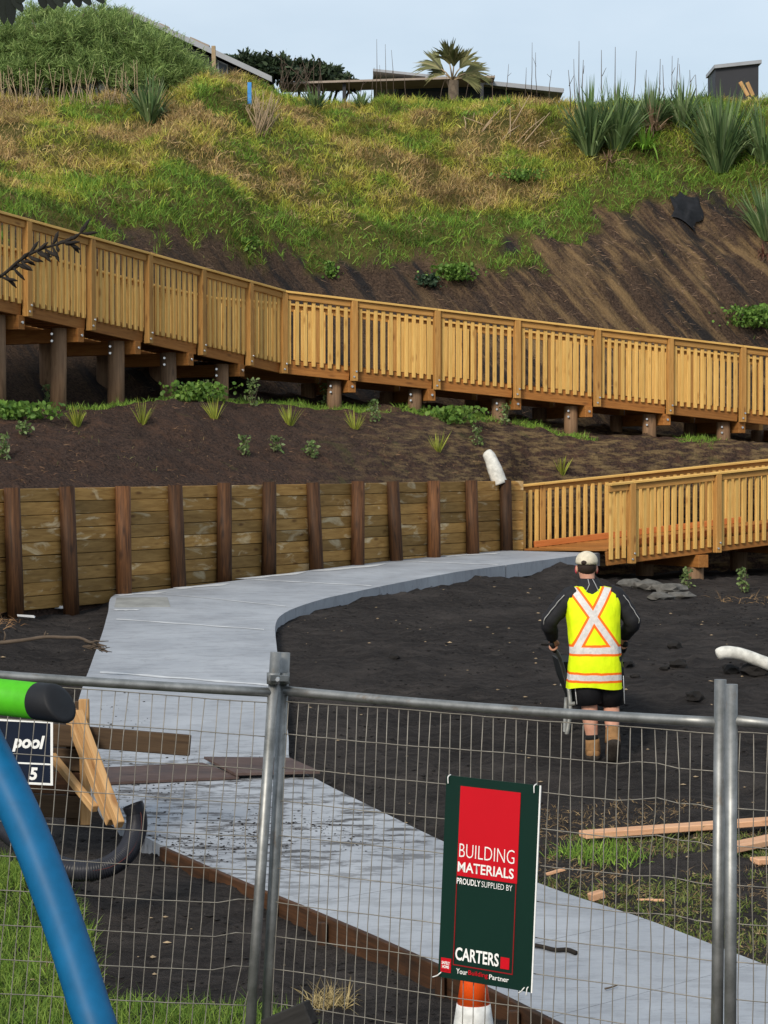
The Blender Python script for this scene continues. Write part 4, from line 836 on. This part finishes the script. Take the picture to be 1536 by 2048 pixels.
def sticks(name, specs, mat, label, cat, r=.008):
    """specs: (u, v_base, u_tip, v_tip)"""
    lst = []; base = None
    for u, v, u2, v2 in specs:
        p = hit(u, v, 38) if v > 150 else at(u, v, 52); d = p.y; q = at(u2, v2, d+random.uniform(-.15, .15)); base = base or p
        lst.append(([p-Vector((0, 0, .05)), p.lerp(q, .5)+Vector((random.uniform(-.03, .03), 0, 0)), q], [r, r*.8, r*.4]))
        if random.random() < .5 and (p-q).length > .6:
            m_ = p.lerp(q, random.uniform(.5, .8)); lst.append(([m_, m_+Vector((random.uniform(-.12, .12), 0, random.uniform(.08, .25)))], [r*.6, r*.3]))
    root = thing(name, base, label, cat); tubes('stalks', lst, mat, root, 4)['kind'] = 'stuff'; return root
sticks('dead_stalks', [(random.uniform(20, 410), random.uniform(205, 216), 0, 0) for _ in range(1)] and [(u, 214, u+random.uniform(-22, 22), 214-random.uniform(30, 95)) for u in [random.uniform(5, 330) for _ in range(70)]], 'dry', 'pale dead stalks along the foot of the big bush', 'stalks', .009)
sticks('dry_shrub', [(525+random.uniform(-14, 14), 272+random.uniform(-8, 4), 527+random.uniform(-38, 38), random.uniform(178, 235)) for _ in range(46)], 'dry', 'leafless pale dry shrub beside the blue stake', 'shrub', .011)
sticks('dead_stalks', [(590+random.uniform(-40, 60), 190, 590+random.uniform(-40, 60), random.uniform(105, 160)) for _ in range(26)], 'twig', 'thin bare stalks in front of the dark trees', 'stalks', .010)
sticks('dead_stalks', [(u, 200, u+random.uniform(-10, 10), v) for u, v in ((752, 78), (775, 88), (787, 100), (742, 135), (812, 148), (765, 130), (700, 150), (720, 160))], 'twig', 'tall thin bare stalks on the crest left of the palm', 'stalks', .010)
sticks('dead_stalks', [(u, 198, u+random.uniform(-12, 12), v) for u, v in ((1062, 85), (1098, 140), (1075, 105), (1010, 128), (1050, 135), (985, 150), (900, 150), (880, 160), (930, 150))], 'twig', 'bare stalks on the crest right of the palm', 'stalks', .011)
sticks('flax_stalks', [(u, 235, u+random.uniform(-8, 12), v) for u, v in ((1160, 82), (1153, 118), (1166, 120), (1206, 100), (1234, 94), (1262, 102), (1140, 140), (1320, 118), (1340, 112), (1352, 116), (1362, 128), (1330, 130), (1380, 140), (1395, 150), (1290, 140))], 'twig', 'tall dark flower stalks rising from the hilltop flax', 'stalks', .013)
sticks('dead_sticks', [(960, 262, 1005, 215), (985, 255, 930, 235), (1010, 270, 1060, 190), (1030, 285, 1090, 232), (1060, 292, 1130, 273), (1062, 297, 1125, 277), (1020, 285, 1020, 215), (1000, 280, 1040, 250), (930, 262, 928, 232), (1040, 290, 1100, 225), (960, 265, 985, 240)], 'dry', 'scattered pale dead sticks on the grass below the crest', 'sticks', .018)
st = hit(499, 212, 38); beam('stake', st-Vector((0, 0, .1)), at(499, 165, st.y), .085, .03, 'blue_stake'); tag(bpy.context.scene.objects[-1] if False else [o for o in COL.objects if o.name.startswith('stake') and o.parent is None][-1], 'blue painted survey stake on the grassy rise', 'stake')
pst = at(430, 150, 51.5); wpst = beam('fence_post', pst-Vector((0, 0, .9)), at(427, 92, 51.5), .09, .09, 'dry'); tag(wpst, 'weathered wooden post before the sloping roof', 'post')
for name, lab, L_ in (('tree', 'dark evergreen tree right of the sloping roof', ((500, 135, 64, 62, 36), (545, 140, 64, 50, 40))), ('tree', 'dark round evergreen tree further right behind the crest', ((610, 145, 66, 52, 32), (650, 155, 66, 45, 30), (690, 172, 66, 25, 15)))):
    lm = [lump(*a) for a in L_]; b0 = Vector((lm[0][0], lm[0][1], EZ+7.9)); tr = thing(name, b0, lab, 'tree', 'dark trees behind the crest')
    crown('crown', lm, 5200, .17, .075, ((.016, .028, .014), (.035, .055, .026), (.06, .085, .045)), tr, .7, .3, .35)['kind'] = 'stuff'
    tubes('trunk', [([b0, Vector(l[:3])+Vector((random.uniform(-.3, .3), 0, .2))], [.1, .03]) for l in lm for _ in range(4)], 'bark', tr, 6)
pb = at(905, 165, 60); pm = thing('palm_tree', (pb.x, pb.y, EZ+8.2), 'fan palm standing behind the crest beneath the sky', 'palm tree')
cyl('trunk', (pb.x, pb.y, EZ+8.0), (pb.x+.03, pb.y, pb.z+.05), .17, .13, 'bark', pm, 12)
hub = pb+Vector((0, 0, .05)); fr = []
for k, (u, v, sz) in enumerate(((846, 100, 1), (890, 72, 1), (912, 84, 1), (946, 94, 1), (972, 124, 1), (862, 128, 1), (932, 142, 1), (958, 150, 1))):
    tip = at(u, v, 60+random.uniform(-.7, .7)); ax_ = (tip-hub); ln = ax_.length; ax_.normalize(); c_ = hub+ax_*ln*.38; n = 34
    sd = ax_.cross(Vector((random.uniform(-.4, .4), -1, random.uniform(-.2, .4)))).normalized(); an = np.linspace(-.55, .55, n)
    d = np.array([list(ax_*math.cos(a)+sd*math.sin(a)) for a in an]); P = np.repeat(np.array(c_)[None], n, 0)
    nf = np.array(list(ax_.cross(sd))); sdv = np.cross(d, nf[None])
    blades('frond', P, d, ln*.72*(.7+.3*np.cos(an))*(.9+.2*RNG.random(n)), .055, .10+.35*RNG.random(n)+.3*np.abs(an), cols(n, (.09, .105, .04), (.17, .175, .07), (.30, .27, .13)), 'leaf', pm, 4, sdv)
    tube('stalk', [hub, hub.lerp(c_, .6)+Vector((0, 0, .03)), c_], [.025, .02, .015], 'dry', pm, 5)

# ------------------------------------------------------------------ houses behind the crest
def prism(name, pts, y0, y1, mat, parent):
    n = len(pts); vs = [(x, y0, z) for x, z in pts]+[(x, y1, z) for x, z in pts]
    return mesh(name, vs, [tuple(range(n)), tuple(range(2*n-1, n-1, -1))]+[(i, n+i, n+(i+1) % n, (i+1) % n) for i in range(n)], mat, parent)
def X(u, d): return (u-768)/F*d
def Z(v, d): return at(768, v, d).z
d = 62.0; h1 = thing('house', (X(400, d), d, EZ+8), 'dark grey house with sloping roof edge behind the big bush', 'house')
g0 = EZ+7.6; ra, rb = (X(250, d), Z(25, d)), (X(546, d), Z(163, d)); rl = (X(-60, d), Z(170, d))
prism('wall', [(X(-30, d), g0), (X(535, d), g0), (X(535, d), Z(166, d)), (ra[0], ra[1]-.18), (X(-30, d), Z(160, d))], d+.1, d+9, 'house_grey', h1)
for nm, a, b in (('roof', ra, rb), ('roof', rl, ra)): 
    prism(nm, [(a[0], a[1]), (b[0], b[1]), (b[0], b[1]-.06), (a[0], a[1]-.06)], d-.35, d+9.4, 'house_dark', h1)
    prism('fascia', [(a[0], a[1]+.03), (b[0], b[1]+.03), (b[0], b[1]-.12), (a[0], a[1]-.12)], d-.42, d-.352, 'roof_edge', h1)
w1 = prism('window', [(X(436, d), Z(150, d)), (X(457, d), Z(150, d)), (X(457, d), Z(132, d)), (X(436, d), Z(122, d))], d+.05, d+.12, 'roof_edge', h1)
prism('pane', [(X(439, d), Z(148, d)), (X(454, d), Z(148, d)), (X(454, d), Z(134, d)), (X(439, d), Z(127, d))], d+.03, d+.08, 'glass', w1)
for u, v in ((380, 78), (398, 86), (318, 50), (306, 47)): p = Vector((X(u, d), d+.3, Z(v, d))); beam('ridge_tile', p, p+Vector((.28, 0, -.12)), .3, .09, 'roof_brown', h1)
d = 66.0; h2 = thing('house', (X(900, d), d, EZ+8), 'low house with long flat pale roof edges behind the palm', 'house')
prism('wall', [(X(790, d), g0), (X(1090, d), g0), (X(1090, d), Z(184, d)), (X(790, d), Z(153, d))], d+.5, d+7, 'house_dark', h2)
prism('roof', [(X(746, d), Z(144, d)), (X(1125, d), Z(183, d)), (X(1125, d), Z(188, d)), (X(746, d), Z(149, d))], d-.3, d+7.5, 'roof_edge', h2)
prism('fascia', [(X(850, d), Z(155.5, d)), (X(1124, d), Z(183.8, d)), (X(1124, d), Z(192, d)), (X(850, d), Z(164, d))], d-.36, d-.302, 'roof_edge', h2)
prism('window', [(X(796, d), Z(176, d)), (X(985, d), Z(186, d)), (X(985, d), Z(174, d)), (X(796, d), Z(157, d))], d+.42, d+.5, 'glass', h2)
prism('porch_roof', [(X(562, d), Z(181, d)), (X(985, d), Z(168, d)), (X(985, d), Z(172, d)), (X(562, d), Z(185, d))], d-1.2, d+.3, 'roof_brown', h2)
for u in (640, 690, 960): beam('porch_post', (X(u, d), d-1, g0), (X(u, d), d-1, Z(181, d)), .1, .1, 'house_dark', h2)
d = 60.0; h3 = thing('house_tower', (X(1470, d), d, EZ+8), 'dark charcoal tower block on the crest at far right', 'building')
prism('wall', [(X(1428, d), g0), (X(1514, d), g0), (X(1514, d), Z(130, d)), (X(1428, d), Z(141, d))], d, d+1.4, 'house_dark', h3)
prism('roof_cap', [(X(1425, d), Z(141, d)), (X(1519, d), Z(131, d)), (X(1519, d), Z(124, d)), (X(1425, d), Z(134, d))], d-.1, d+1.5, 'roof_edge', h3)
for k, (a, b) in enumerate((((1496, 192), (1480, 164)), ((1506, 192), (1494, 165)))): tag(beam('timber_offcut', at(*a, 56), at(*b, 56), .09, .09, 'brace'), ('left' if not k else 'right')+' of two orange timbers leaning before the dark tower', 'timber')

# ------------------------------------------------------------------ foreground sprigs at the left
d = 5.2; fl = thing('flax_flower', at(-20, 590, d), 'dark flax flower stem crossing the boardwalk at left', 'flax flower')
stp = smoothpts([at(u, v, d) for u, v in ((-60, 575), (0, 553), (40, 520), (80, 499), (120, 487), (150, 474), (172, 456))], 5); tube('stem', stp, [lerp(.0045, .002, i/(len(stp)-1)) for i in range(len(stp))], 'dark_twig', fl, 6)
for k in range(34):
    i = random.randint(4, len(stp)-1); p = stp[i]; dr = Vector((random.uniform(.2, 1), random.uniform(-.3, .3), random.uniform(-.5, .9) if k % 3 else -.5)).normalized()*random.uniform(.018, .045)
    v, f = sweep([p, p+dr*.4+Vector((0, 0, -.002)), p+dr*.75, p+dr], [.0015, .0042, .004, .0008], 6); mesh('pod', v, f, 'dark_twig', fl, True)
d = 4.6; lt = thing('leafy_twig', at(90, -20, d), 'dark leaves hanging into the top left corner', 'twig')
tube('stem', [at(-20, -16, d), at(80, -22, d), at(200, -14, d)], [.004, .0035, .002], 'dark_twig', lt, 6)
spec = [(4, -10, 8, 50), (20, -8, 24, 52), (28, -5, 44, 25), (84, -12, 88, 18), (100, -12, 108, 20), (112, -12, 122, 16), (130, -14, 134, 8), (150, -12, 158, 16), (164, -12, 180, 12), (190, -12, 206, 8), (44, -14, 40, 8), (-6, -10, -4, 30)]
P = np.array([list(at(a, b, d)) for a, b, _, _ in spec]); T = np.array([list(at(a, b, d)) for _, _, a, b in spec]); dv = T-P; ln = np.linalg.norm(dv, axis=1)
blades('leaves', P, dv, ln, .017, .0, cols(len(spec), (.012, .016, .012), (.02, .026, .018)), 'leaf', lt, 6, np.repeat(np.array([[1.0, .25, 0]]), len(spec), 0), 1.0)

# ------------------------------------------------------------------ the worker and the wheelbarrow
MO = at(1190, 1492, 19.0); MO.z = gz(MO.x, MO.y)
def mw(x, y, z): return MO+Vector((x, y, z))
skin_t = NT('skin'); n_ = skin_t.noise(skin_t.coord('Object'), 14, 5); M['skin'] = skin_t.done(skin_t.ramp(n_, [(.3, (.42, .20, .13)), (.7, (.56, .30, .21))]), .55)
M['jacket'] = plain('black_jacket', (.018, .018, .021), .75, 0, .3, 20, .4); M['shorts'] = plain('black_shorts', (.008, .008, .010), .8, 0, .3, 20, .3)
M['piping'] = plain('grey_piping', (.38, .38, .38), .6); M['cap'] = plain('cream_cap', (.62, .56, .43), .85, 0, .18, 25, .3); M['hair'] = plain('dark_hair', (.03, .02, .015), .7)
M['boot'] = plain('tan_boot', (.27, .145, .06), .8, 0, .3, 18, .4); M['sole'] = plain('muddy_sole', (.035, .028, .022), .9, 0, .5, 30, .8); M['sock'] = plain('black_sock', (.012, .012, .013), .9)
M['muff'] = plain('red_ear_muff', (.55, .06, .09), .5); M['eye'] = plain('eye', (.7, .7, .68), .3); M['barrow'] = plain('black_tray', (.012, .016, .017), .5, 0, .4, 10); M['barrow_frame'] = plain('barrow_frame', (.30, .30, .28), .5, .5, .3, 10)
# hi-vis vest print: silver X and bands edged in orange, drawn in the vest's own x/z
t = NT('hi_vis'); g_ = t.n('ShaderNodeTexCoord').outputs['Object']; s_ = t.n('ShaderNodeSeparateXYZ'); t.l(g_, s_.inputs[0]); vx, vy, vz = s_.outputs
wob = t.math('MULTIPLY', t.math('SUBTRACT', t.noise(g_, 7, 3), .5), .018)
def band(d_, half, edge): return t.math('LESS_THAN', d_, half), t.math('LESS_THAN', d_, half+edge)
def linedist(x0, z0, x1, z1):
    dx, dz = x1-x0, z1-z0; l = math.hypot(dx, dz); return t.math('ABSOLUTE', t.math('ADD', t.math('MULTIPLY', vx, dz/l), t.math('ADD', t.math('MULTIPLY', vz, -dx/l), -(x0*dz-z0*dx)/l)))
back = t.math('LESS_THAN', vy, .10); upz = t.math('GREATER_THAN', vz, .905)
A_, B_ = linedist(-.172, 1.408, .165, .93), linedist(.10, 1.4125, -.172, .915); h1_ = t.math('ABSOLUTE', t.math('SUBTRACT', t.math('ADD', vz, wob), .917)); h2_ = t.math('ABSOLUTE', t.math('SUBTRACT', t.math('ADD', vz, wob), .690))
silver = orange = None
for dist, half, eg, m_ in ((A_, .027, .020, 1), (B_, .027, .020, 1), (h1_, .027, .020, 0), (h2_, .024, .020, 0)):
    a, b = band(dist, half, eg)
    if m_: a = t.math('MULTIPLY', t.math('MULTIPLY', a, back), upz); b = t.math('MULTIPLY', t.math('MULTIPLY', b, back), upz)
    silver = a if silver is None else t.math('MAXIMUM', silver, a); orange = b if orange is None else t.math('MAXIMUM', orange, b)
yel = t.ramp(t.noise(g_, 11, 4), [(.3, (.62, .80, .003)), (.7, (.76, .90, .006))]); c = t.mix(orange, yel, (.86, .16, .01)); c = t.mix(silver, c, t.ramp(t.noise(g_, 40, 3), [(.3, (.52, .50, .48)), (.7, (.68, .66, .63))]))
M['vest'] = t.done(c, .7, t.noise(t.coord('Object', (1, 1, .5)), 9, 4), .5, .03)
man = thing('person', MO, 'worker in yellow hi-vis vest, black shorts and cream cap pushing a wheelbarrow uphill', 'person')
# continuous body: skin modifier over a joint skeleton (pelvis is the root)
J = {'pelvis': (.02, .02, .86, .135), 'waist': (.0, .05, 1.03, .125), 'chest': (-.01, .10, 1.22, .145), 'neck0': (-.03, .15, 1.40, .075), 'neck1': (-.045, .18, 1.47, .057), 'head0': (-.055, .20, 1.55, .075), 'head1': (-.055, .20, 1.63, .082), 'head2': (-.055, .19, 1.69, .05),
     'shl': (-.19, .12, 1.35, .068), 'ell': (-.375, .13, 1.14, .048), 'wrl': (-.335, .30, .99, .031), 'shr': (.17, .12, 1.35, .068), 'elr': (.325, .13, 1.14, .048), 'wrr': (.275, .30, 1.005, .031),
     'hil': (-.08, .02, .80, .10), 'knl': (-.045, .03, .47, .070), 'cal': (-.045, -.01, .36, .076), 'anl': (-.02, -.03, .13, .043), 'fol': (-.02, .12, .05, .04),
     'hir': (.115, .02, .80, .10), 'knr': (.14, .09, .47, .070), 'car': (.14, .01, .36, .078), 'anr': (.135, -.13, .20, .044), 'for': (.135, -.09, .05, .04)}
E = [('pelvis', 'waist'), ('waist', 'chest'), ('chest', 'neck0'), ('neck0', 'neck1'), ('neck1', 'head0'), ('head0', 'head1'), ('head1', 'head2'), ('chest', 'shl'), ('shl', 'ell'), ('ell', 'wrl'), ('chest', 'shr'), ('shr', 'elr'), ('elr', 'wrr'),
     ('pelvis', 'hil'), ('hil', 'knl'), ('knl', 'cal'), ('cal', 'anl'), ('anl', 'fol'), ('pelvis', 'hir'), ('hir', 'knr'), ('knr', 'car'), ('car', 'anr'), ('anr', 'for')]
ks = list(J); me = bpy.data.meshes.new('body'); me.from_pydata([mw(*J[k][:3]) for k in ks], [(ks.index(a), ks.index(b)) for a, b in E], []); body = link(bpy.data.objects.new('body', me), man); me.materials.append(M['skin'])
sk = body.modifiers.new('skin', 'SKIN'); sk.use_smooth_shade = True
for i, k in enumerate(ks): me.skin_vertices[0].data[i].radius = (J[k][3],)*2; me.skin_vertices[0].data[i].use_root = (k == 'pelvis')
sb = body.modifiers.new('sub', 'SUBSURF'); sb.levels = sb.render_levels = 2
# vest: local origin at the worker's feet, so its print follows it
vest_rs = [(-.0, .045, .600, .232, .165), (.002, .04, .66, .230, .165), (.005, .03, .78, .222, .165), (.0, .04, .92, .212, .158), (-.005, .06, 1.05, .214, .157), (-.008, .085, 1.18, .222, .157), (-.01, .11, 1.30, .232, .15), (-.012, .13, 1.375, .226, .125), (-.02, .14, 1.425, .18, .10), (-.025, .15, 1.44, .11, .075)]
vv, vf = [], []; n = 40
for i, (cx, cy, cz, rx, ry) in enumerate(vest_rs):
    for j in range(n):
        a = 2*math.pi*j/n; c_, s_ = math.cos(a), math.sin(a); w_ = .006*math.sin(a*9+i)+.004*math.sin(a*17+i*2); k = (abs(c_)**2.6+abs(s_)**2.6)**(-1/2.6)
        dipz = -.045*max(0, -s_)*max(0, 1-abs(c_)*2.0) if i >= 8 else 0
        vv.append((cx+(rx+w_)*c_*k, cy+(ry+w_)*s_*k, cz+dipz+(.012*math.sin(a*3+1) if i == 0 else 0)))
for i in range(len(vest_rs)-1):
    for j in range(n): vf.append((i*n+j, i*n+(j+1) % n, (i+1)*n+(j+1) % n, (i+1)*n+j))
mesh('vest', vv, vf, 'vest', man, True, Matrix.Translation(MO))
for s, sh, el, wr in ((-1, 'shl', 'ell', 'wrl'), (1, 'shr', 'elr', 'wrr')):
    a, b, c_ = (Vector(J[k][:3]) for k in (sh, el, wr)); pts = smoothpts([a+Vector((-s*.05, .0, .035)), a+Vector((s*.02, 0, -.01)), a.lerp(b, .5)+Vector((s*.012, 0, 0)), b, b.lerp(c_, .5), c_], 5); nn = len(pts)
    rr = [np.interp(i/(nn-1), [0, .18, .4, .6, .85, .97, 1], [.075, .086, .078, .071, .060, .050, .045])*(1+.05*math.sin(i*1.9)) for i in range(nn)]
    sl_ = tube('sleeve', [mw(*p) for p in pts], rr, 'jacket', man, 16)
    for off_ in (-.9, .1): tube('piping', [mw(*p)+Vector((s*rr[i]*math.cos(off_)*.7, -rr[i]*1.0*math.cos(off_*.8), rr[i]*.2)) for i, p in enumerate(pts[4:-3], 4)], .0035, 'piping', sl_, 5)
    # hand closed on the handle: palm, four fingers of different lengths, thumb
    h = Vector(wr and J[wr][:3])+Vector((-s*.012, .035, -.045)); hand = tube('hand', [mw(*(Vector(J[wr][:3]))), mw(*(Vector(J[wr][:3]).lerp(h, .5))), mw(*h), mw(*(h+Vector((0, .03, -.03))))], [.030, .036, .040, .026], 'skin', man, 10)
    for k, ln in enumerate((.062, .070, .066, .052)):
        o_ = h+Vector((s*.022, .030-.021*k, -.012)); q = [o_, o_+Vector((s*.006, 0, -.03)), o_+Vector((-s*.018, 0, -.03-.28*ln)), o_+Vector((-s*.045, 0, -.028)), o_+Vector((-s*.046, 0, -.028+.2*ln))]; tube('finger', [mw(*p) for p in smoothpts(q, 3)], .0098, 'skin', hand, 7)
    o_ = h+Vector((-s*.03, .015, .012)); tube('thumb', [mw(*p) for p in (o_, o_+Vector((-s*.014, .022, -.018)), o_+Vector((-s*.002, .038, -.038)))], [.013, .012, .009], 'skin', hand, 7)
rings('collar', [(MO.x-.02, MO.y+.13, MO.z+1.36, .17, .11), (MO.x-.025, MO.y+.145, MO.z+1.425, .125, .10), (MO.x-.035, MO.y+.16, MO.z+1.465, .095, .085), (MO.x-.045, MO.y+.175, MO.z+1.505, .082, .078)], 'jacket', man, 20, False)
for dx in (-.03, .035): tube('piping', [mw(dx*.6-.035, .095, 1.50), mw(dx*.8-.02, .065, 1.455), mw(dx*1.6-.025, .03, 1.40)], .0035, 'piping', man, 5)
for s, hi, kn in ((-1, 'hil', 'knl'), (1, 'hir', 'knr')):
    a, b = Vector(J[hi][:3]), Vector(J[kn][:3]); q = [a+Vector((-s*.01, 0, .06)), a.lerp(b, .3), a.lerp(b, .65), a.lerp(b, 1.02)+Vector((0, 0, .0))]
    sh = tube('shorts', [mw(*p) for p in q], [.12, .124, .122, .120], 'shorts', man, 18)
    for o_ in (-.012, .012): tube('stripe', [mw(*(p+Vector((s*.109, o_-.04, 0)))) for p in q[1:]], .005, 'white', sh, 5)
cx, cy, cz = J['head1'][:3]; HC = mw(-.055, .20, 1.60)
def ell(name, c, r, mat, parent, k=(1, 1, 1), sub=3, fn=None):
    bm = bmesh.new(); bmesh.ops.create_icosphere(bm, subdivisions=sub, radius=1)
    for v in bm.verts: v.co = Vector((v.co.x*r[0], v.co.y*r[1], v.co.z*r[2])); v.co = fn(v.co) if fn else v.co
    me = bpy.data.meshes.new(name); bm.to_mesh(me); bm.free(); me.materials.append(M[mat]); me.polygons.foreach_set('use_smooth', [True]*len(me.polygons)); o = bpy.data.objects.new(name, me); o.matrix_basis = Matrix.Translation(c); return link(o, parent)
ell('hair', HC+Vector((0, -.012, .005)), (.080, .092, .085), 'hair', man)
cap = ell('cap', HC+Vector((0, -.005, .045)), (.095, .112, .088), 'cap', man, fn=lambda c: Vector((c.x, c.y, max(c.z, -.022))))
ell('cap_opening', HC+Vector((-.025, -.103, .040)), (.032, .014, .020), 'hair', cap, sub=2)
rings('peak', [(HC.x, HC.y+.13, HC.z+.03, .075, .075), (HC.x, HC.y+.135, HC.z+.038, .075, .075)], 'cap', cap, 18)
for s in (-1, 1):
    ell('ear', HC+Vector((s*.082, .0, -.02)), (.014, .024, .033), 'skin', man, sub=2); ell('ear_muff', HC+Vector((s*.086, .01, -.025)), (.012, .03, .036), 'muff', man, sub=2)
    ell('eye', HC+Vector((s*.03, .077, .0)), (.012, .008, .009), 'eye', man, sub=2)
ell('nose', HC+Vector((0, .09, -.025)), (.014, .022, .022), 'skin', man, sub=2); ell('mouth', HC+Vector((0, .074, -.06)), (.025, .008, .007), 'muff', man, sub=2)
# planted left boot, lifted right boot showing its sole
def boot(pts, shaft, down):
    b = tube('boot', [mw(*p) for p in shaft], [.058, .060, .062, .066], 'boot', man, 14); ft = smoothpts(pts, 4)
    tube('toe', [mw(*p) for p in ft], [np.interp(i/(len(ft)-1), [0, .15, .6, .9, 1], [.03, .058, .056, .045, .02]) for i in range(len(ft))], 'boot', b, 12)
    tube('sole', [mw(*(Vector(p)+Vector(down))) for p in ft], [np.interp(i/(len(ft)-1), [0, .15, .5, .85, 1], [.035, .058, .054, .054, .03])*.62 for i in range(len(ft))], 'sole', b, 10, 1.75); return b
boot([(-.02, -.09, .055), (-.02, -.02, .055), (-.02, .10, .05), (-.02, .19, .045)], [(-.025, -.03, .172), (-.022, -.03, .14), (-.02, -.03, .10), (-.02, -.025, .055)], (0, 0, -.032))
boot([(.135, -.19, .20), (.135, -.165, .15), (.135, -.10, .05), (.135, -.04, .02)], [(.138, -.07, .265), (.137, -.09, .235), (.136, -.11, .20), (.135, -.13, .16)], (0, -.055, -.012))
tube('sock', [mw(-.028, -.028, .165), mw(-.03, -.025, .208)], [.054, .052], 'sock', man, 14); tube('sock', [mw(.14, -.045, .305), mw(.142, -.03, .345)], [.054, .056], 'sock', man, 14)
# wheelbarrow
wb = thing('wheelbarrow', mw(0, 1.5, 0), 'black wheelbarrow with grey frame in front of the worker', 'wheelbarrow')
WG = gz(MO.x, MO.y+1.6)-MO.z
for s, hx in ((-1, -.345), (1, .285)):
    lx = .06+s*.20; pts = [(hx, .30, .935), (lerp(hx, lx, .45), .55, .80), (lx, 1.0, .50), (lerp(lx, -.03, .5), 1.6, .33+WG), (lerp(lx, -.03, .75), 2.0, .24+WG)]
    hd = tube('handle', [mw(*p) for p in smoothpts(pts, 5)], .018, 'barrow_frame', wb, 10); tube('grip', [mw(hx, .27, .945), mw(lerp(hx, lx, .2), .42, .872)], .021, 'rubber', hd, 10)
    tube('leg', [mw(*p) for p in smoothpts([(lx, .97, .50), (lx-s*.01, .94, .3), (lx+s*.03, .93, .06), (lx+s*.03, 1.02, WG*.6+.01), (lx, 1.25, .38)], 5)], .019, 'barrow_frame', wb, 10)
tube('brace', [mw(-.14, .94, .36), mw(.06, .92, .39), mw(.26, .94, .36)], .018, 'barrow_frame', wb, 8)
T0 = mw(.06, 1.42, 0); tz = [(.36, .16, .30), (.56, .24, .46), (.72, .275, .56)]; vs = []
for z_, rx_, ry_ in tz: vs += [T0+Vector((x_*rx_, y_*ry_, z_-.02*y_)) for x_, y_ in ((-1, -1), (1, -1), (1, 1), (-1, 1))]
inn = []
for z_, rx_, ry_ in tz[::-1]: inn += [T0+Vector((x_*(rx_-.012), y_*(ry_-.012), z_+.004-.02*y_)) for x_, y_ in ((-1, -1), (1, -1), (1, 1), (-1, 1))]
vs += inn; fs = [(0, 3, 2, 1), (20, 21, 22, 23)]
for l in range(5):
    for j in range(4): fs.append((l*4+j, l*4+(j+1) % 4, l*4+4+(j+1) % 4, l*4+4+j))
mesh('tray', vs, fs, 'barrow', wb)
wc = mw(-.03, 2.1, .19+gz(MO.x, MO.y+2.1)-MO.z)
def wheel(name, R_, r_, mat, parent, k=1.0):
    vs, fs = [], []; N, m_ = 24, 8
    for i in range(N):
        a = 2*math.pi*i/N
        for j in range(m_): b = 2*math.pi*j/m_; vs.append(wc+Vector((math.sin(b)*r_*k, math.cos(a)*(R_+r_*math.cos(b)), math.sin(a)*(R_+r_*math.cos(b)))))
    for i in range(N):
        for j in range(m_): fs.append((i*m_+j, i*m_+(j+1) % m_, ((i+1) % N)*m_+(j+1) % m_, ((i+1) % N)*m_+j))
    return mesh(name, vs, fs, mat, parent, True)
ty = wheel('tyre', .145, .045, 'rubber', wb); cyl('rim', wc-Vector((.03, 0, 0)), wc+Vector((.03, 0, 0)), .105, .105, 'barrow_frame', ty, 20); cyl('axle', wc-Vector((.1, 0, 0)), wc+Vector((.1, 0, 0)), .012, .012, 'barrow_frame', wb, 8)
